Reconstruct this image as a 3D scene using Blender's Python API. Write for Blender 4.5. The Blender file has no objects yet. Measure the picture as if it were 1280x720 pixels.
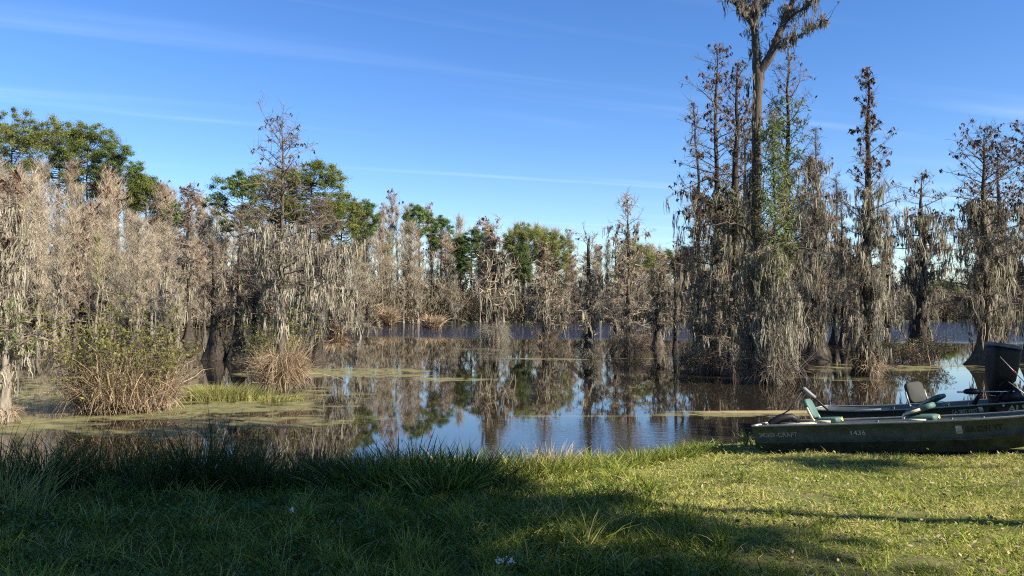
import bpy, math, random
import numpy as np
from mathutils import Vector, Matrix

R = math.radians
rng = np.random.default_rng(11)
random.seed(11)
C = bpy.context.scene
COL = C.collection
CAMZ, FPX, PITCH = 2.3, 1005.0, math.atan(25 / 1005.0)

# ------------------------------------------------------------------ placing
def depth_of(v, z=0.0):
    """depth (metres ahead) of ground height z seen on picture row v"""
    a = PITCH + math.atan((360 - v) / FPX)
    return (z - CAMZ) / math.tan(a)
def height_at(v, y):
    return CAMZ + y * math.tan(PITCH + math.atan((360 - v) / FPX))
def x_at(u, y):
    return (u - 640) / FPX * y

def sm(a, b, x):
    t = np.clip((x - a) / (b - a), 0, 1)
    return t * t * (3 - 2 * t)
def vnoise(x, y, seed=0):
    xi = np.floor(x).astype(np.int64); yi = np.floor(y).astype(np.int64)
    fx = x - xi; fy = y - yi
    fx = fx * fx * (3 - 2 * fx); fy = fy * fy * (3 - 2 * fy)
    def h(a, b):
        n = (a * 374761393 + b * 668265263 + seed * 974634777) & 0x7fffffff
        n = ((n ^ (n >> 13)) * 1274126177) & 0x7fffffff
        return ((n ^ (n >> 16)) & 0xffff) / 65535.0
    return (h(xi, yi) * (1 - fx) + h(xi + 1, yi) * fx) * (1 - fy) + (h(xi, yi + 1) * (1 - fx) + h(xi + 1, yi + 1) * fx) * fy
def fbm(x, y, seed=0):
    return 0.5 * vnoise(x, y, seed) + 0.3 * vnoise(x * 2.1, y * 2.1, seed + 1) + 0.2 * vnoise(x * 4.3, y * 4.3, seed + 2)

# ------------------------------------------------------------------ meshes
class G:
    def __init__(s):
        s.v = []; s.q = []; s.t = []; s.a = []; s.n = 0
    def add(s, v, q=None, t=None, tint=None):
        v = np.asarray(v, dtype=np.float32).reshape(-1, 3)
        if q is not None and len(q): s.q.append(np.asarray(q, dtype=np.int32).reshape(-1, 4) + s.n)
        if t is not None and len(t): s.t.append(np.asarray(t, dtype=np.int32).reshape(-1, 3) + s.n)
        s.v.append(v)
        if tint is None: tint = np.full(len(v), 0.5, dtype=np.float32)
        s.a.append(np.broadcast_to(np.asarray(tint, dtype=np.float32), (len(v),)).copy())
        s.n += len(v)
        return s
    def mesh(s, name, mat, smooth=False):
        me = bpy.data.meshes.new(name)
        v = np.concatenate(s.v); me.vertices.add(len(v)); me.vertices.foreach_set('co', v.ravel())
        q = np.concatenate(s.q) if s.q else np.zeros((0, 4), np.int32)
        t = np.concatenate(s.t) if s.t else np.zeros((0, 3), np.int32)
        me.loops.add(q.size + t.size); me.polygons.add(len(q) + len(t))
        me.loops.foreach_set('vertex_index', np.concatenate([q.ravel(), t.ravel()]).astype(np.int32))
        ls = np.concatenate([np.arange(len(q)) * 4, q.size + np.arange(len(t)) * 3]).astype(np.int32)
        me.polygons.foreach_set('loop_start', ls)
        if smooth: me.polygons.foreach_set('use_smooth', np.ones(len(q) + len(t), dtype=bool))
        at = me.attributes.new('tint', 'FLOAT', 'POINT')
        at.data.foreach_set('value', np.concatenate(s.a))
        me.update(calc_edges=True)
        for m in (mat if isinstance(mat, (list, tuple)) else [mat]): me.materials.append(m)
        return me
    def build(s, name, mat, parent=None, smooth=False):
        if not s.n: return None
        o = bpy.data.objects.new(name, s.mesh(name, mat, smooth)); COL.objects.link(o)
        if parent: o.parent = parent
        return o

def unit(v):
    return v / np.maximum(np.linalg.norm(v, axis=-1, keepdims=True), 1e-9)
def rdir(n, zlo=-1.0, zhi=1.0):
    z = rng.uniform(zlo, zhi, n); a = rng.uniform(0, 2 * np.pi, n); r = np.sqrt(np.maximum(0, 1 - z * z))
    return np.stack([r * np.cos(a), r * np.sin(a), z], 1)

def blades(g, P, D, L, W, segs=2, bend=None, tint=None, power=0.8, wig=0.0):
    """N tapering ribbons"""
    N = len(P)
    if N == 0: return
    L = np.broadcast_to(np.asarray(L, float), (N,)); W = np.broadcast_to(np.asarray(W, float), (N,))
    if tint is None: tint = rng.uniform(0, 1, N)
    S = unit(np.cross(D, rdir(N)))
    if bend is None: bend = np.zeros((N, 3))
    k = 2 * segs + 1
    V = np.zeros((N, k, 3), np.float32)
    for i in range(segs + 1):
        s = i / segs
        c = P + D * (L * s)[:, None] + bend * (L * s * s)[:, None]
        if wig and 0 < i: c = c + rng.normal(0, wig, (N, 3)) * (L / segs)[:, None]
        if i == segs: V[:, 2 * segs] = c
        else:
            w = (W * 0.5 * (1 - s) ** power)[:, None]
            V[:, 2 * i] = c - S * w; V[:, 2 * i + 1] = c + S * w
    o = (np.arange(N) * k)[:, None]
    q = [o + np.array([[2 * i, 2 * i + 1, 2 * i + 3, 2 * i + 2]]) for i in range(segs - 1)]
    q = np.concatenate(q) if q else None
    t = o + np.array([[2 * segs - 2, 2 * segs - 1, 2 * segs]])
    g.add(V, q, t, np.repeat(tint, k))

def moss_locks(g, C_, ln, k, W, tint, sub=3, segs=5):
    """tangled moss: every clump is a few locks, every lock a bundle of strands that follow one wandering path"""
    n = len(C_)
    if n == 0: return
    C_ = np.repeat(C_, sub, 0); ln = np.repeat(ln, sub) * rng.uniform(0.3, 1.15, n * sub); tint = np.clip(np.repeat(tint, sub) + rng.normal(0, 0.10, n * sub), 0, 1)
    C_ = C_ + rng.normal(0, 1, (n * sub, 3)) * (0.03 + 0.10 * ln)[:, None] * np.array([1, 1, 0.4]); n = n * sub
    step = np.zeros((n, segs + 1, 3)); step[:, 1:, 2] = -1.0 / segs
    step[:, 1:, :2] = rng.normal(0, 0.20 / segs, (n, segs, 2)) + rng.normal(0, 0.10 / segs, (n, 1, 2))
    path = np.cumsum(step, 1) * ln[:, None, None]
    N_ = n * k; o = np.repeat(np.arange(n), k)
    f = rng.uniform(0.35, 1.0, N_); off = rng.normal(0, 1, (N_, 3)) * (0.012 + 0.035 * ln[o])[:, None] * np.array([1, 1, 0.7])
    a = rng.uniform(0, 2 * np.pi, N_); S = np.stack([np.cos(a), np.sin(a), 0 * a], 1); kk = 2 * segs + 1; V = np.zeros((N_, kk, 3), np.float32)
    w0 = W * 0.82 * rng.uniform(0.5, 1.5, N_)
    for i in range(segs + 1):
        t = f * i; i0 = np.minimum(t.astype(int), segs - 1); fr = (t - i0)[:, None]
        c = C_[o] + path[o, i0] * (1 - fr) + path[o, i0 + 1] * fr + off * (1 - 0.35 * i / segs) + rng.normal(0, 0.012, (N_, 3)) * ln[o][:, None]
        if i == segs: V[:, 2 * segs] = c
        else:
            w = (w0 * (0.35 + 0.65 * math.sin(math.pi * (0.15 + 0.8 * i / segs))) * 0.5)[:, None]
            V[:, 2 * i] = c - S * w; V[:, 2 * i + 1] = c + S * w
    V[:, :, 2] = np.maximum(V[:, :, 2], 0.01)
    b = (np.arange(N_) * kk)[:, None]
    q = np.concatenate([b + np.array([[2 * i, 2 * i + 1, 2 * i + 3, 2 * i + 2]]) for i in range(segs - 1)])
    g.add(V, q, b + np.array([[2 * segs - 2, 2 * segs - 1, 2 * segs]]), np.repeat(np.clip(tint[o] + rng.normal(0, 0.1, N_), 0, 1), kk))

def rods(g, P, D, L, r0, r1, segs=2, bend=None, tint=None, wig=0.0):
    """N three-sided tapering rods; returns point samples along them"""
    N = len(P)
    L = np.broadcast_to(np.asarray(L, float), (N,)); r0 = np.broadcast_to(np.asarray(r0, float), (N,)); r1 = np.broadcast_to(np.asarray(r1, float), (N,))
    if tint is None: tint = rng.uniform(0, 1, N)
    S = unit(np.cross(D, rdir(N))); T = np.cross(D, S)
    if bend is None: bend = np.zeros((N, 3))
    k = 3 * (segs + 1); V = np.zeros((N, k, 3), np.float32); pts = []
    for i in range(segs + 1):
        s = i / segs
        c = P + D * (L * s)[:, None] + bend * (L * s * s)[:, None]
        if wig and i: c = c + rng.normal(0, wig, (N, 3)) * (L / segs)[:, None]
        pts.append(c)
        r = (r0 + (r1 - r0) * s)[:, None]
        for j in range(3):
            a = 2 * np.pi * j / 3
            V[:, 3 * i + j] = c + (S * math.cos(a) + T * math.sin(a)) * r
    o = (np.arange(N) * k)[:, None]
    q = []
    for i in range(segs):
        for j in range(3):
            j2 = (j + 1) % 3
            q.append(o + np.array([[3 * i + j, 3 * i + j2, 3 * i + 3 + j2, 3 * i + 3 + j]]))
    g.add(V, np.concatenate(q), None, np.repeat(tint, k))
    return np.stack(pts, 1)

def leaves(g, P, a, b, tint=None, up=0.0, nrm=None):
    """N little diamond leaves"""
    N = len(P)
    if N == 0: return
    a = np.broadcast_to(np.asarray(a, float), (N,)); b = np.broadcast_to(np.asarray(b, float), (N,))
    n = rdir(N) if nrm is None else nrm
    n = unit(n + np.array([0, 0, up])); u = unit(np.cross(n, rdir(N))); w = np.cross(n, u)
    if tint is None: tint = rng.uniform(0, 1, N)
    V = np.stack([P - u * a[:, None], P + w * b[:, None], P + u * a[:, None], P - w * b[:, None]], 1)
    o = (np.arange(N) * 4)[:, None]
    g.add(V, o + np.array([[0, 1, 2, 3]]), None, np.repeat(tint, 4))

def tube(g, pts, rad, sides=6, tint=0.5, flute=0.0, fl_n=5, cap=False):
    pts = np.asarray(pts, float); n = len(pts); rad = np.broadcast_to(np.asarray(rad, float), (n,))
    d = np.gradient(pts, axis=0); d = unit(d)
    ref = np.array([1.0, 0, 0]) if abs(d[0][0]) < 0.8 else np.array([0, 1.0, 0])
    V = np.zeros((n, sides, 3)); ang = np.arange(sides) * 2 * np.pi / sides
    s = ref
    for i in range(n):
        s = s - d[i] * np.dot(s, d[i]); s = s / max(np.linalg.norm(s), 1e-9); t = np.cross(d[i], s)
        f = flute if np.isscalar(flute) else flute[i]
        r = rad[i] * (1 + f * np.cos(fl_n * ang + 0.7))
        V[i] = pts[i] + np.outer(np.cos(ang) * r, s) + np.outer(np.sin(ang) * r, t)
    i, j = np.meshgrid(np.arange(n - 1), np.arange(sides), indexing='ij'); j2 = (j + 1) % sides
    q = np.stack([i * sides + j, i * sides + j2, (i + 1) * sides + j2, (i + 1) * sides + j], -1).reshape(-1, 4)
    V = V.reshape(-1, 3); tr = None
    if cap:
        V = np.concatenate([V, pts[:1], pts[-1:]]); a, b = n * sides, n * sides + 1
        tr = [[a, (k + 1) % sides, k] for k in range(sides)] + [[b, (n - 1) * sides + k, (n - 1) * sides + (k + 1) % sides] for k in range(sides)]
    g.add(V, q, tr, tint)

def box(g, lo, hi, M=None, tint=0.5):
    x0, y0, z0 = lo; x1, y1, z1 = hi
    v = np.array([[x0, y0, z0], [x1, y0, z0], [x1, y1, z0], [x0, y1, z0], [x0, y0, z1], [x1, y0, z1], [x1, y1, z1], [x0, y1, z1]], float)
    if M is not None: v = np.array([(M @ Vector(p))[:] for p in v])
    g.add(v, [[3, 2, 1, 0], [4, 5, 6, 7], [0, 1, 5, 4], [1, 2, 6, 5], [2, 3, 7, 6], [3, 0, 4, 7]], None, tint)

def loft(g, rings, closed=True, caps=True, tint=0.5):
    rings = np.asarray(rings, float); n, k = rings.shape[:2]
    i, j = np.meshgrid(np.arange(n - 1), np.arange(k if closed else k - 1), indexing='ij'); j2 = (j + 1) % k
    q = np.stack([i * k + j, i * k + j2, (i + 1) * k + j2, (i + 1) * k + j], -1).reshape(-1, 4)
    V = rings.reshape(-1, 3); tr = []
    if caps and closed:
        V = np.concatenate([V, rings[:1].mean(1), rings[-1:].mean(1)]); a, b = n * k, n * k + 1
        tr = [[a, (m + 1) % k, m] for m in range(k)] + [[b, (n - 1) * k + m, (n - 1) * k + (m + 1) % k] for m in range(k)]
    g.add(V, q, tr, tint)

def roundrect(w, h, r, n=5):
    """outline in 2d, centred"""
    p = []
    for cx, cy, a0 in ((w / 2 - r, h / 2 - r, 0), (-w / 2 + r, h / 2 - r, 90), (-w / 2 + r, -h / 2 + r, 180), (w / 2 - r, -h / 2 + r, 270)):
        for i in range(n):
            a = R(a0 + 90 * i / (n - 1)); p.append((cx + r * math.cos(a), cy + r * math.sin(a)))
    return np.array(p)

def tag(o, label=None, cat=None, group=None, kind=None):
    if label: o['label'] = label
    if cat: o['category'] = cat
    if group: o['group'] = group
    if kind: o['kind'] = kind
    return o
def thing(name, label, cat, loc=(0, 0, 0), rz=0.0, group=None):
    o = bpy.data.objects.new(name, None); COL.objects.link(o)
    o.empty_display_size = 0.3; o.location = loc; o.rotation_euler = (0, 0, rz)
    return tag(o, label, cat, group)
def copy_tree(o, parent=None):
    c = o.copy(); COL.objects.link(c)
    if parent: c.parent = parent
    for ch in list(o.children): copy_tree(ch, c)
    return c

# ------------------------------------------------------------------ materials
def newmat(name):
    m = bpy.data.materials.new(name); m.use_nodes = True
    nt = m.node_tree; nt.nodes.clear()
    return m, nt, nt.nodes, nt.links
def foliage(name, ca, cb, transl=0.3, rough=0.6, objvar=0.25, cc=None, spec=0.15):
    m, nt, N, L = newmat(name)
    at = N.new('ShaderNodeAttribute'); at.attribute_name = 'tint'
    rp = N.new('ShaderNodeValToRGB'); e = rp.color_ramp.elements
    e[0].color = (*ca, 1); e[1].color = (*cb, 1)
    if cc: x = e.new(0.86); x.color = (*cb, 1); e[2].color = (*cc, 1); e[2].position = 1.0
    L.new(at.outputs['Fac'], rp.inputs[0])
    oi = N.new('ShaderNodeObjectInfo'); mr = N.new('ShaderNodeMapRange')
    mr.inputs['To Min'].default_value = 1 - objvar; mr.inputs['To Max'].default_value = 1 + objvar
    L.new(oi.outputs['Random'], mr.inputs[0])
    hs = N.new('ShaderNodeHueSaturation'); L.new(rp.outputs[0], hs.inputs['Color']); L.new(mr.outputs[0], hs.inputs['Value'])
    p = N.new('ShaderNodeBsdfPrincipled'); p.inputs['Roughness'].default_value = rough
    p.inputs['Specular IOR Level'].default_value = spec
    L.new(hs.outputs[0], p.inputs['Base Color'])
    tr = N.new('ShaderNodeBsdfTranslucent'); L.new(hs.outputs[0], tr.inputs['Color'])
    mx = N.new('ShaderNodeMixShader'); mx.inputs[0].default_value = transl
    L.new(p.outputs[0], mx.inputs[1]); L.new(tr.outputs[0], mx.inputs[2])
    o = N.new('ShaderNodeOutputMaterial'); L.new(mx.outputs[0], o.inputs[0])
    return m
def bark(name, ca, cb, scale=3.0):
    m, nt, N, L = newmat(name)
    tc = N.new('ShaderNodeTexCoord'); mp = N.new('ShaderNodeMapping'); mp.inputs['Scale'].default_value = (scale * 4, scale * 4, scale * 0.6)
    L.new(tc.outputs['Object'], mp.inputs[0])
    n = N.new('ShaderNodeTexNoise'); n.inputs['Scale'].default_value = 1.5; n.inputs['Detail'].default_value = 6; n.inputs['Roughness'].default_value = 0.7
    L.new(mp.outputs[0], n.inputs['Vector'])
    rp = N.new('ShaderNodeValToRGB'); rp.color_ramp.elements[0].color = (*ca, 1); rp.color_ramp.elements[1].color = (*cb, 1)
    rp.color_ramp.elements[0].position = 0.33; rp.color_ramp.elements[1].position = 0.68
    L.new(n.outputs[0], rp.inputs[0])
    b = N.new('ShaderNodeBump'); b.inputs['Strength'].default_value = 0.7; b.inputs['Distance'].default_value = 0.03; L.new(n.outputs[0], b.inputs['Height'])
    p = N.new('ShaderNodeBsdfPrincipled'); p.inputs['Roughness'].default_value = 0.9; p.inputs['Specular IOR Level'].default_value = 0.1
    L.new(rp.outputs[0], p.inputs['Base Color']); L.new(b.outputs[0], p.inputs['Normal'])
    o = N.new('ShaderNodeOutputMaterial'); L.new(p.outputs[0], o.inputs[0])
    return m
def paint(name, c, rough=0.5, metal=0.0, var=0.25, scale=6.0, spec=0.5, bump=0.0):
    m, nt, N, L = newmat(name)
    tc = N.new('ShaderNodeTexCoord'); n = N.new('ShaderNodeTexNoise'); n.inputs['Scale'].default_value = scale; n.inputs['Detail'].default_value = 7; n.inputs['Roughness'].default_value = 0.65
    L.new(tc.outputs['Object'], n.inputs['Vector'])
    rp = N.new('ShaderNodeValToRGB'); rp.color_ramp.elements[0].position = 0.3; rp.color_ramp.elements[1].position = 0.75
    rp.color_ramp.elements[0].color = (*[x * (1 - var) for x in c], 1); rp.color_ramp.elements[1].color = (*[min(1, x * (1 + var)) for x in c], 1)
    L.new(n.outputs[0], rp.inputs[0])
    p = N.new('ShaderNodeBsdfPrincipled'); L.new(rp.outputs[0], p.inputs['Base Color'])
    mr = N.new('ShaderNodeMapRange'); mr.inputs['To Min'].default_value = rough * 0.8; mr.inputs['To Max'].default_value = min(1, rough * 1.25)
    L.new(n.outputs[0], mr.inputs[0]); L.new(mr.outputs[0], p.inputs['Roughness'])
    p.inputs['Metallic'].default_value = metal; p.inputs['Specular IOR Level'].default_value = spec
    if bump:
        b = N.new('ShaderNodeBump'); b.inputs['Strength'].default_value = bump; b.inputs['Distance'].default_value = 0.01
        L.new(n.outputs[0], b.inputs['Height']); L.new(b.outputs[0], p.inputs['Normal'])
    o = N.new('ShaderNodeOutputMaterial'); L.new(p.outputs[0], o.inputs[0])
    return m

M = dict(
    bark=bark('cypress_bark', (0.035, 0.028, 0.022), (0.15, 0.125, 0.098)),
    barkdark=bark('dark_bark', (0.022, 0.018, 0.014), (0.075, 0.062, 0.05)),
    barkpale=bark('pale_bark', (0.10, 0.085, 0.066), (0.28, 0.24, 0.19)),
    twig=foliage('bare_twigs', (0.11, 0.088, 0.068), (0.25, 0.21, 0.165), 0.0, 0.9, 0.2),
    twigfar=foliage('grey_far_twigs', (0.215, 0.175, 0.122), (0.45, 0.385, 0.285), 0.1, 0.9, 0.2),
    twigolive=foliage('olive_grey_twigs', (0.17, 0.15, 0.085), (0.38, 0.345, 0.21), 0.1, 0.9, 0.2),
    thicket=foliage('thicket_twigs', (0.075, 0.062, 0.042), (0.20, 0.165, 0.11), 0.1, 0.9, 0.0),
    twigrust=foliage('rusty_far_twigs', (0.27, 0.205, 0.14), (0.44, 0.36, 0.265), 0.1, 0.9, 0.2),
    tips=foliage('dead_leaf_tips', (0.045, 0.024, 0.016), (0.13, 0.07, 0.04), 0.2, 0.8, 0.15),
    moss=foliage('spanish_moss', (0.15, 0.132, 0.094), (0.37, 0.33, 0.24), 0.25, 0.9, 0.12),
    mosspale=foliage('pale_spanish_moss', (0.20, 0.18, 0.135), (0.42, 0.385, 0.295), 0.25, 0.9, 0.12),
    green=foliage('broad_leaves', (0.07, 0.095, 0.02), (0.20, 0.23, 0.05), 0.3, 0.5, 0.22),
    olive=foliage('olive_leaves', (0.095, 0.115, 0.03), (0.24, 0.26, 0.07), 0.3, 0.6, 0.18),
    pine=foliage('pine_needles', (0.035, 0.062, 0.018), (0.12, 0.17, 0.045), 0.2, 0.5, 0.2),
    vine=foliage('vine_leaves', (0.06, 0.095, 0.025), (0.20, 0.25, 0.075), 0.35, 0.5, 0.1),
    shrub=foliage('shrub_leaves', (0.075, 0.085, 0.025), (0.29, 0.27, 0.075), 0.35, 0.5, 0.1),
    dry=foliage('dry_grass_straw', (0.20, 0.14, 0.085), (0.50, 0.385, 0.25), 0.25, 0.8, 0.12),
    tuft=foliage('tuft_grass', (0.11, 0.16, 0.035), (0.42, 0.36, 0.14), 0.35, 0.6, 0.1),
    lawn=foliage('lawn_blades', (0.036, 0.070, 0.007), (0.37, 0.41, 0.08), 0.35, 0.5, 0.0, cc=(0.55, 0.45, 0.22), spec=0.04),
    rush=foliage('rush_stems', (0.025, 0.05, 0.014), (0.075, 0.12, 0.03), 0.2, 0.45, 0.2, cc=(0.26, 0.19, 0.10)),
    weed=foliage('weed_leaves', (0.05, 0.10, 0.018), (0.13, 0.22, 0.045), 0.3, 0.5, 0.1),
    petal=foliage('white_petals', (0.62, 0.60, 0.68), (0.8, 0.78, 0.82), 0.3, 0.6, 0.0),
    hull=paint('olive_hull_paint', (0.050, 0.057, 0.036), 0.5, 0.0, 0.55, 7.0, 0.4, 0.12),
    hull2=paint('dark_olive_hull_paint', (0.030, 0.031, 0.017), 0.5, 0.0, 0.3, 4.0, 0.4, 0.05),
    inner=paint('grey_green_interior', (0.10, 0.115, 0.105), 0.6, 0.0, 0.25, 5.0),
    rail=paint('worn_rail', (0.30, 0.31, 0.28), 0.4, 0.5, 0.3, 12.0),
    tan=paint('tan_bench_paint', (0.46, 0.41, 0.32), 0.55, 0.0, 0.15, 9.0),
    seat=paint('green_vinyl', (0.055, 0.115, 0.098), 0.6, 0.0, 0.15, 8.0, 0.4, 0.1),
    seatgrey=paint('grey_seat_shell', (0.045, 0.045, 0.043), 0.75, 0.0, 0.15, 8.0, 0.2),
    black=paint('black_plastic', (0.008, 0.008, 0.009), 0.5, 0.0, 0.3, 10.0, 0.25),
    cowltop=paint('grey_cowl_cap', (0.10, 0.10, 0.105), 0.45, 0.0, 0.2, 10.0),
    grey=paint('grey_grip', (0.16, 0.16, 0.17), 0.6, 0.0, 0.2, 20.0),
    steel=paint('steel_shaft', (0.5, 0.5, 0.5), 0.3, 0.9, 0.1, 20.0),
    white=paint('white_paint', (0.72, 0.70, 0.64), 0.5, 0.0, 0.08, 10.0),
    dim=paint('faded_white_lettering', (0.30, 0.305, 0.285), 0.6, 0.0, 0.4, 40.0),
    pale=paint('pale_lettering', (0.42, 0.42, 0.38), 0.6, 0.0, 0.3, 30.0),
    ink=paint('black_lettering', (0.008, 0.008, 0.008), 0.5, 0.0, 0.1, 10.0),
    cream=paint('cream_decal', (0.55, 0.47, 0.30), 0.5, 0.0, 0.1, 10.0),
    red=paint('red_decal', (0.35, 0.03, 0.03), 0.5, 0.0, 0.1, 10.0),
    yellow=paint('yellow_tag', (0.65, 0.45, 0.16), 0.6, 0.0, 0.1, 10.0),
    rod=paint('rod_blank', (0.30, 0.29, 0.29), 0.35, 0.2, 0.1, 10.0),
)

# ------------------------------------------------------------------ camera, sky, sun
cam = bpy.data.cameras.new('camera'); co = bpy.data.objects.new('camera', cam); COL.objects.link(co)
co.location = (0, 0, CAMZ); co.rotation_euler = (math.pi / 2 + PITCH, 0, 0)
cam.sensor_width = 36; cam.lens = 36 * FPX / 1280; cam.clip_end = 6000; cam.clip_start = 0.05
C.camera = co
SUN_AZ, SUN_EL = 118.0, 32.0
sdir = Vector((math.sin(R(SUN_AZ)) * math.cos(R(SUN_EL)), math.cos(R(SUN_AZ)) * math.cos(R(SUN_EL)), math.sin(R(SUN_EL))))
sun = bpy.data.lights.new('sun', 'SUN'); sun.energy = 5.0; sun.angle = R(0.5); sun.color = (1.0, 0.91, 0.77)
so = bpy.data.objects.new('sun', sun); COL.objects.link(so); so.rotation_euler = sdir.to_track_quat('Z', 'Y').to_euler(); so.location = (30, -10, 40)
w = bpy.data.worlds.new('World'); C.world = w; w.use_nodes = True
nt = w.node_tree; N = nt.nodes; L = nt.links; N.clear()
sky = N.new('ShaderNodeTexSky'); sky.sky_type = 'NISHITA'; sky.sun_disc = False; sky.sun_elevation = R(SUN_EL); sky.sun_rotation = R(SUN_AZ)
sky.air_density = 1.0; sky.dust_density = 0.0; sky.ozone_density = 4.0; sky.altitude = 0
tc = N.new('ShaderNodeTexCoord')
sx = N.new('ShaderNodeSeparateXYZ'); L.new(tc.outputs['Generated'], sx.inputs[0])
# thin cirrus streaks: project the direction on a high plane, stretch along one way
dv = N.new('ShaderNodeVectorMath'); dv.operation = 'DIVIDE'
mz = N.new('ShaderNodeMath'); mz.operation = 'MAXIMUM'; mz.inputs[1].default_value = 0.03; L.new(sx.outputs['Z'], mz.inputs[0])
cz = N.new('ShaderNodeCombineXYZ'); [L.new(mz.outputs[0], cz.inputs[i]) for i in range(3)]
L.new(tc.outputs['Generated'], dv.inputs[0]); L.new(cz.outputs[0], dv.inputs[1])
m0 = N.new('ShaderNodeMapping'); m0.inputs['Rotation'].default_value = (0, 0, R(-23)); L.new(dv.outputs[0], m0.inputs[0])
mp = N.new('ShaderNodeMapping'); mp.inputs['Scale'].default_value = (0.16, 1.3, 1.0); mp.inputs['Location'].default_value = (0.3, 0.35, 0)
L.new(m0.outputs[0], mp.inputs[0])
nz = N.new('ShaderNodeTexNoise'); nz.inputs['Scale'].default_value = 1.1; nz.inputs['Detail'].default_value = 5; nz.inputs['Roughness'].default_value = 0.5; nz.inputs['Distortion'].default_value = 0.4
L.new(mp.outputs[0], nz.inputs['Vector'])
cr = N.new('ShaderNodeMapRange'); cr.interpolation_type = 'SMOOTHSTEP'; cr.inputs['From Min'].default_value = 0.52; cr.inputs['From Max'].default_value = 0.85; cr.inputs['To Max'].default_value = 0.26
L.new(nz.outputs[0], cr.inputs[0])
hs = N.new('ShaderNodeHueSaturation'); hs.inputs['Hue'].default_value = 0.512; hs.inputs['Saturation'].default_value = 1.22; hs.inputs['Value'].default_value = 1.0; L.new(sky.outputs[0], hs.inputs['Color'])
mx = N.new('ShaderNodeMix'); mx.data_type = 'RGBA'; L.new(cr.outputs[0], mx.inputs['Factor']); L.new(hs.outputs[0], mx.inputs['A']); mx.inputs['B'].default_value = (6.5, 7.5, 9.0, 1)
bg = N.new('ShaderNodeBackground'); bg.inputs['Strength'].default_value = 0.077; L.new(mx.outputs['Result'], bg.inputs['Color'])
wo = N.new('ShaderNodeOutputWorld'); L.new(bg.outputs[0], wo.inputs[0])
vs = C.view_settings; vs.view_transform = 'Standard'; vs.look = 'None'; vs.exposure = 1.36; vs.gamma = 1.0; vs.use_curve_mapping = False
C.cycles.max_bounces = 6; C.cycles.diffuse_bounces = 3; C.cycles.glossy_bounces = 3; C.cycles.transmission_bounces = 4; C.cycles.transparent_max_bounces = 4
C.cycles.use_denoising = False; C.cycles.filter_width = 1.15
C.cycles.caustics_reflective = False; C.cycles.caustics_refractive = False

# ------------------------------------------------------------------ ground and water
SHX = np.array([-60, -14, -6, -2, 0, 2.0, 3.2, 4.5, 6, 9, 14, 30, 80.])
SHY = np.array([10.2, 10.5, 10.4, 10.6, 11.0, 12.2, 13.3, 14.3, 14.8, 15.4, 17, 22, 40.])
def far_shore(x):
    return np.interp(x, [-400, -75, -45, -25, -8, 5, 25, 60, 400], [70, 90, 98, 122, 138, 142, 150, 150, 130])
def land(x, y):
    s = np.interp(x, SHX, SHY) - y + (vnoise(x * 0.9, y * 0.9, 5) - 0.5) * 0.7
    h = np.where(s > 0, 0.9 * (1 - np.exp(-np.maximum(s, 0) / 10.5)) * (0.78 + 0.22 * sm(-2, 3, x) + 0.35 * sm(4, 8, x)), np.maximum(0.16 * s, -0.9))
    h = h + (fbm(x * 0.8, y * 0.8, 3) - 0.5) * 0.12 * sm(-0.5, 1.5, s)
    f = y - far_shore(x)
    hf = np.where(f > 0, 0.12 * (1 - np.exp(-np.maximum(f, 0) / 20)), np.maximum(0.1 * f, -0.9))
    hf = hf + 6.0 * sm(38, 130, f)
    return np.where(y > 45, hf, h)
xs = np.unique(np.concatenate([np.linspace(-3000, -200, 15), np.linspace(-200, -16, 50), np.arange(-16, 18, 0.22), np.linspace(18, 200, 50), np.linspace(200, 3000, 15)]))
ys = np.unique(np.concatenate([np.linspace(-300, -12, 12), np.arange(-12, 20, 0.22), np.linspace(20, 200, 70), np.linspace(200, 4000, 18)]))
def sheet(xs, ys, zf):
    X, Y = np.meshgrid(xs, ys, indexing='xy'); Z = zf(X, Y)
    V = np.stack([X, Y, Z], -1).reshape(-1, 3); nx = len(xs); ny = len(ys)
    i, j = np.meshgrid(np.arange(ny - 1), np.arange(nx - 1), indexing='ij')
    q = np.stack([i * nx + j, i * nx + j + 1, (i + 1) * nx + j + 1, (i + 1) * nx + j], -1).reshape(-1, 4)
    return V, q
V, q = sheet(xs, ys, land)
m, nt, N, L = newmat('ground_soil')
tcn = N.new('ShaderNodeNewGeometry'); n1 = N.new('ShaderNodeTexNoise'); n1.inputs['Scale'].default_value = 2.2; n1.inputs['Detail'].default_value = 10; n1.inputs['Roughness'].default_value = 0.75
L.new(tcn.outputs['Position'], n1.inputs['Vector'])
rp = N.new('ShaderNodeValToRGB'); e = rp.color_ramp.elements; e[0].position = 0.3; e[1].position = 0.72
e[0].color = (0.045, 0.050, 0.018, 1); e[1].color = (0.24, 0.20, 0.09, 1); x = e.new(0.5); x.color = (0.13, 0.14, 0.042, 1)
L.new(n1.outputs[0], rp.inputs[0]); b = N.new('ShaderNodeBump'); b.inputs['Strength'].default_value = 0.8; b.inputs['Distance'].default_value = 0.04; L.new(n1.outputs[0], b.inputs['Height'])
p = N.new('ShaderNodeBsdfPrincipled'); p.inputs['Roughness'].default_value = 0.95; p.inputs['Specular IOR Level'].default_value = 0.1; L.new(rp.outputs[0], p.inputs['Base Color']); L.new(b.outputs[0], p.inputs['Normal'])
o = N.new('ShaderNodeOutputMaterial'); L.new(p.outputs[0], o.inputs[0])
g = G(); g.add(V, q); tag(g.build('ground', m, smooth=True), kind='structure')

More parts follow.
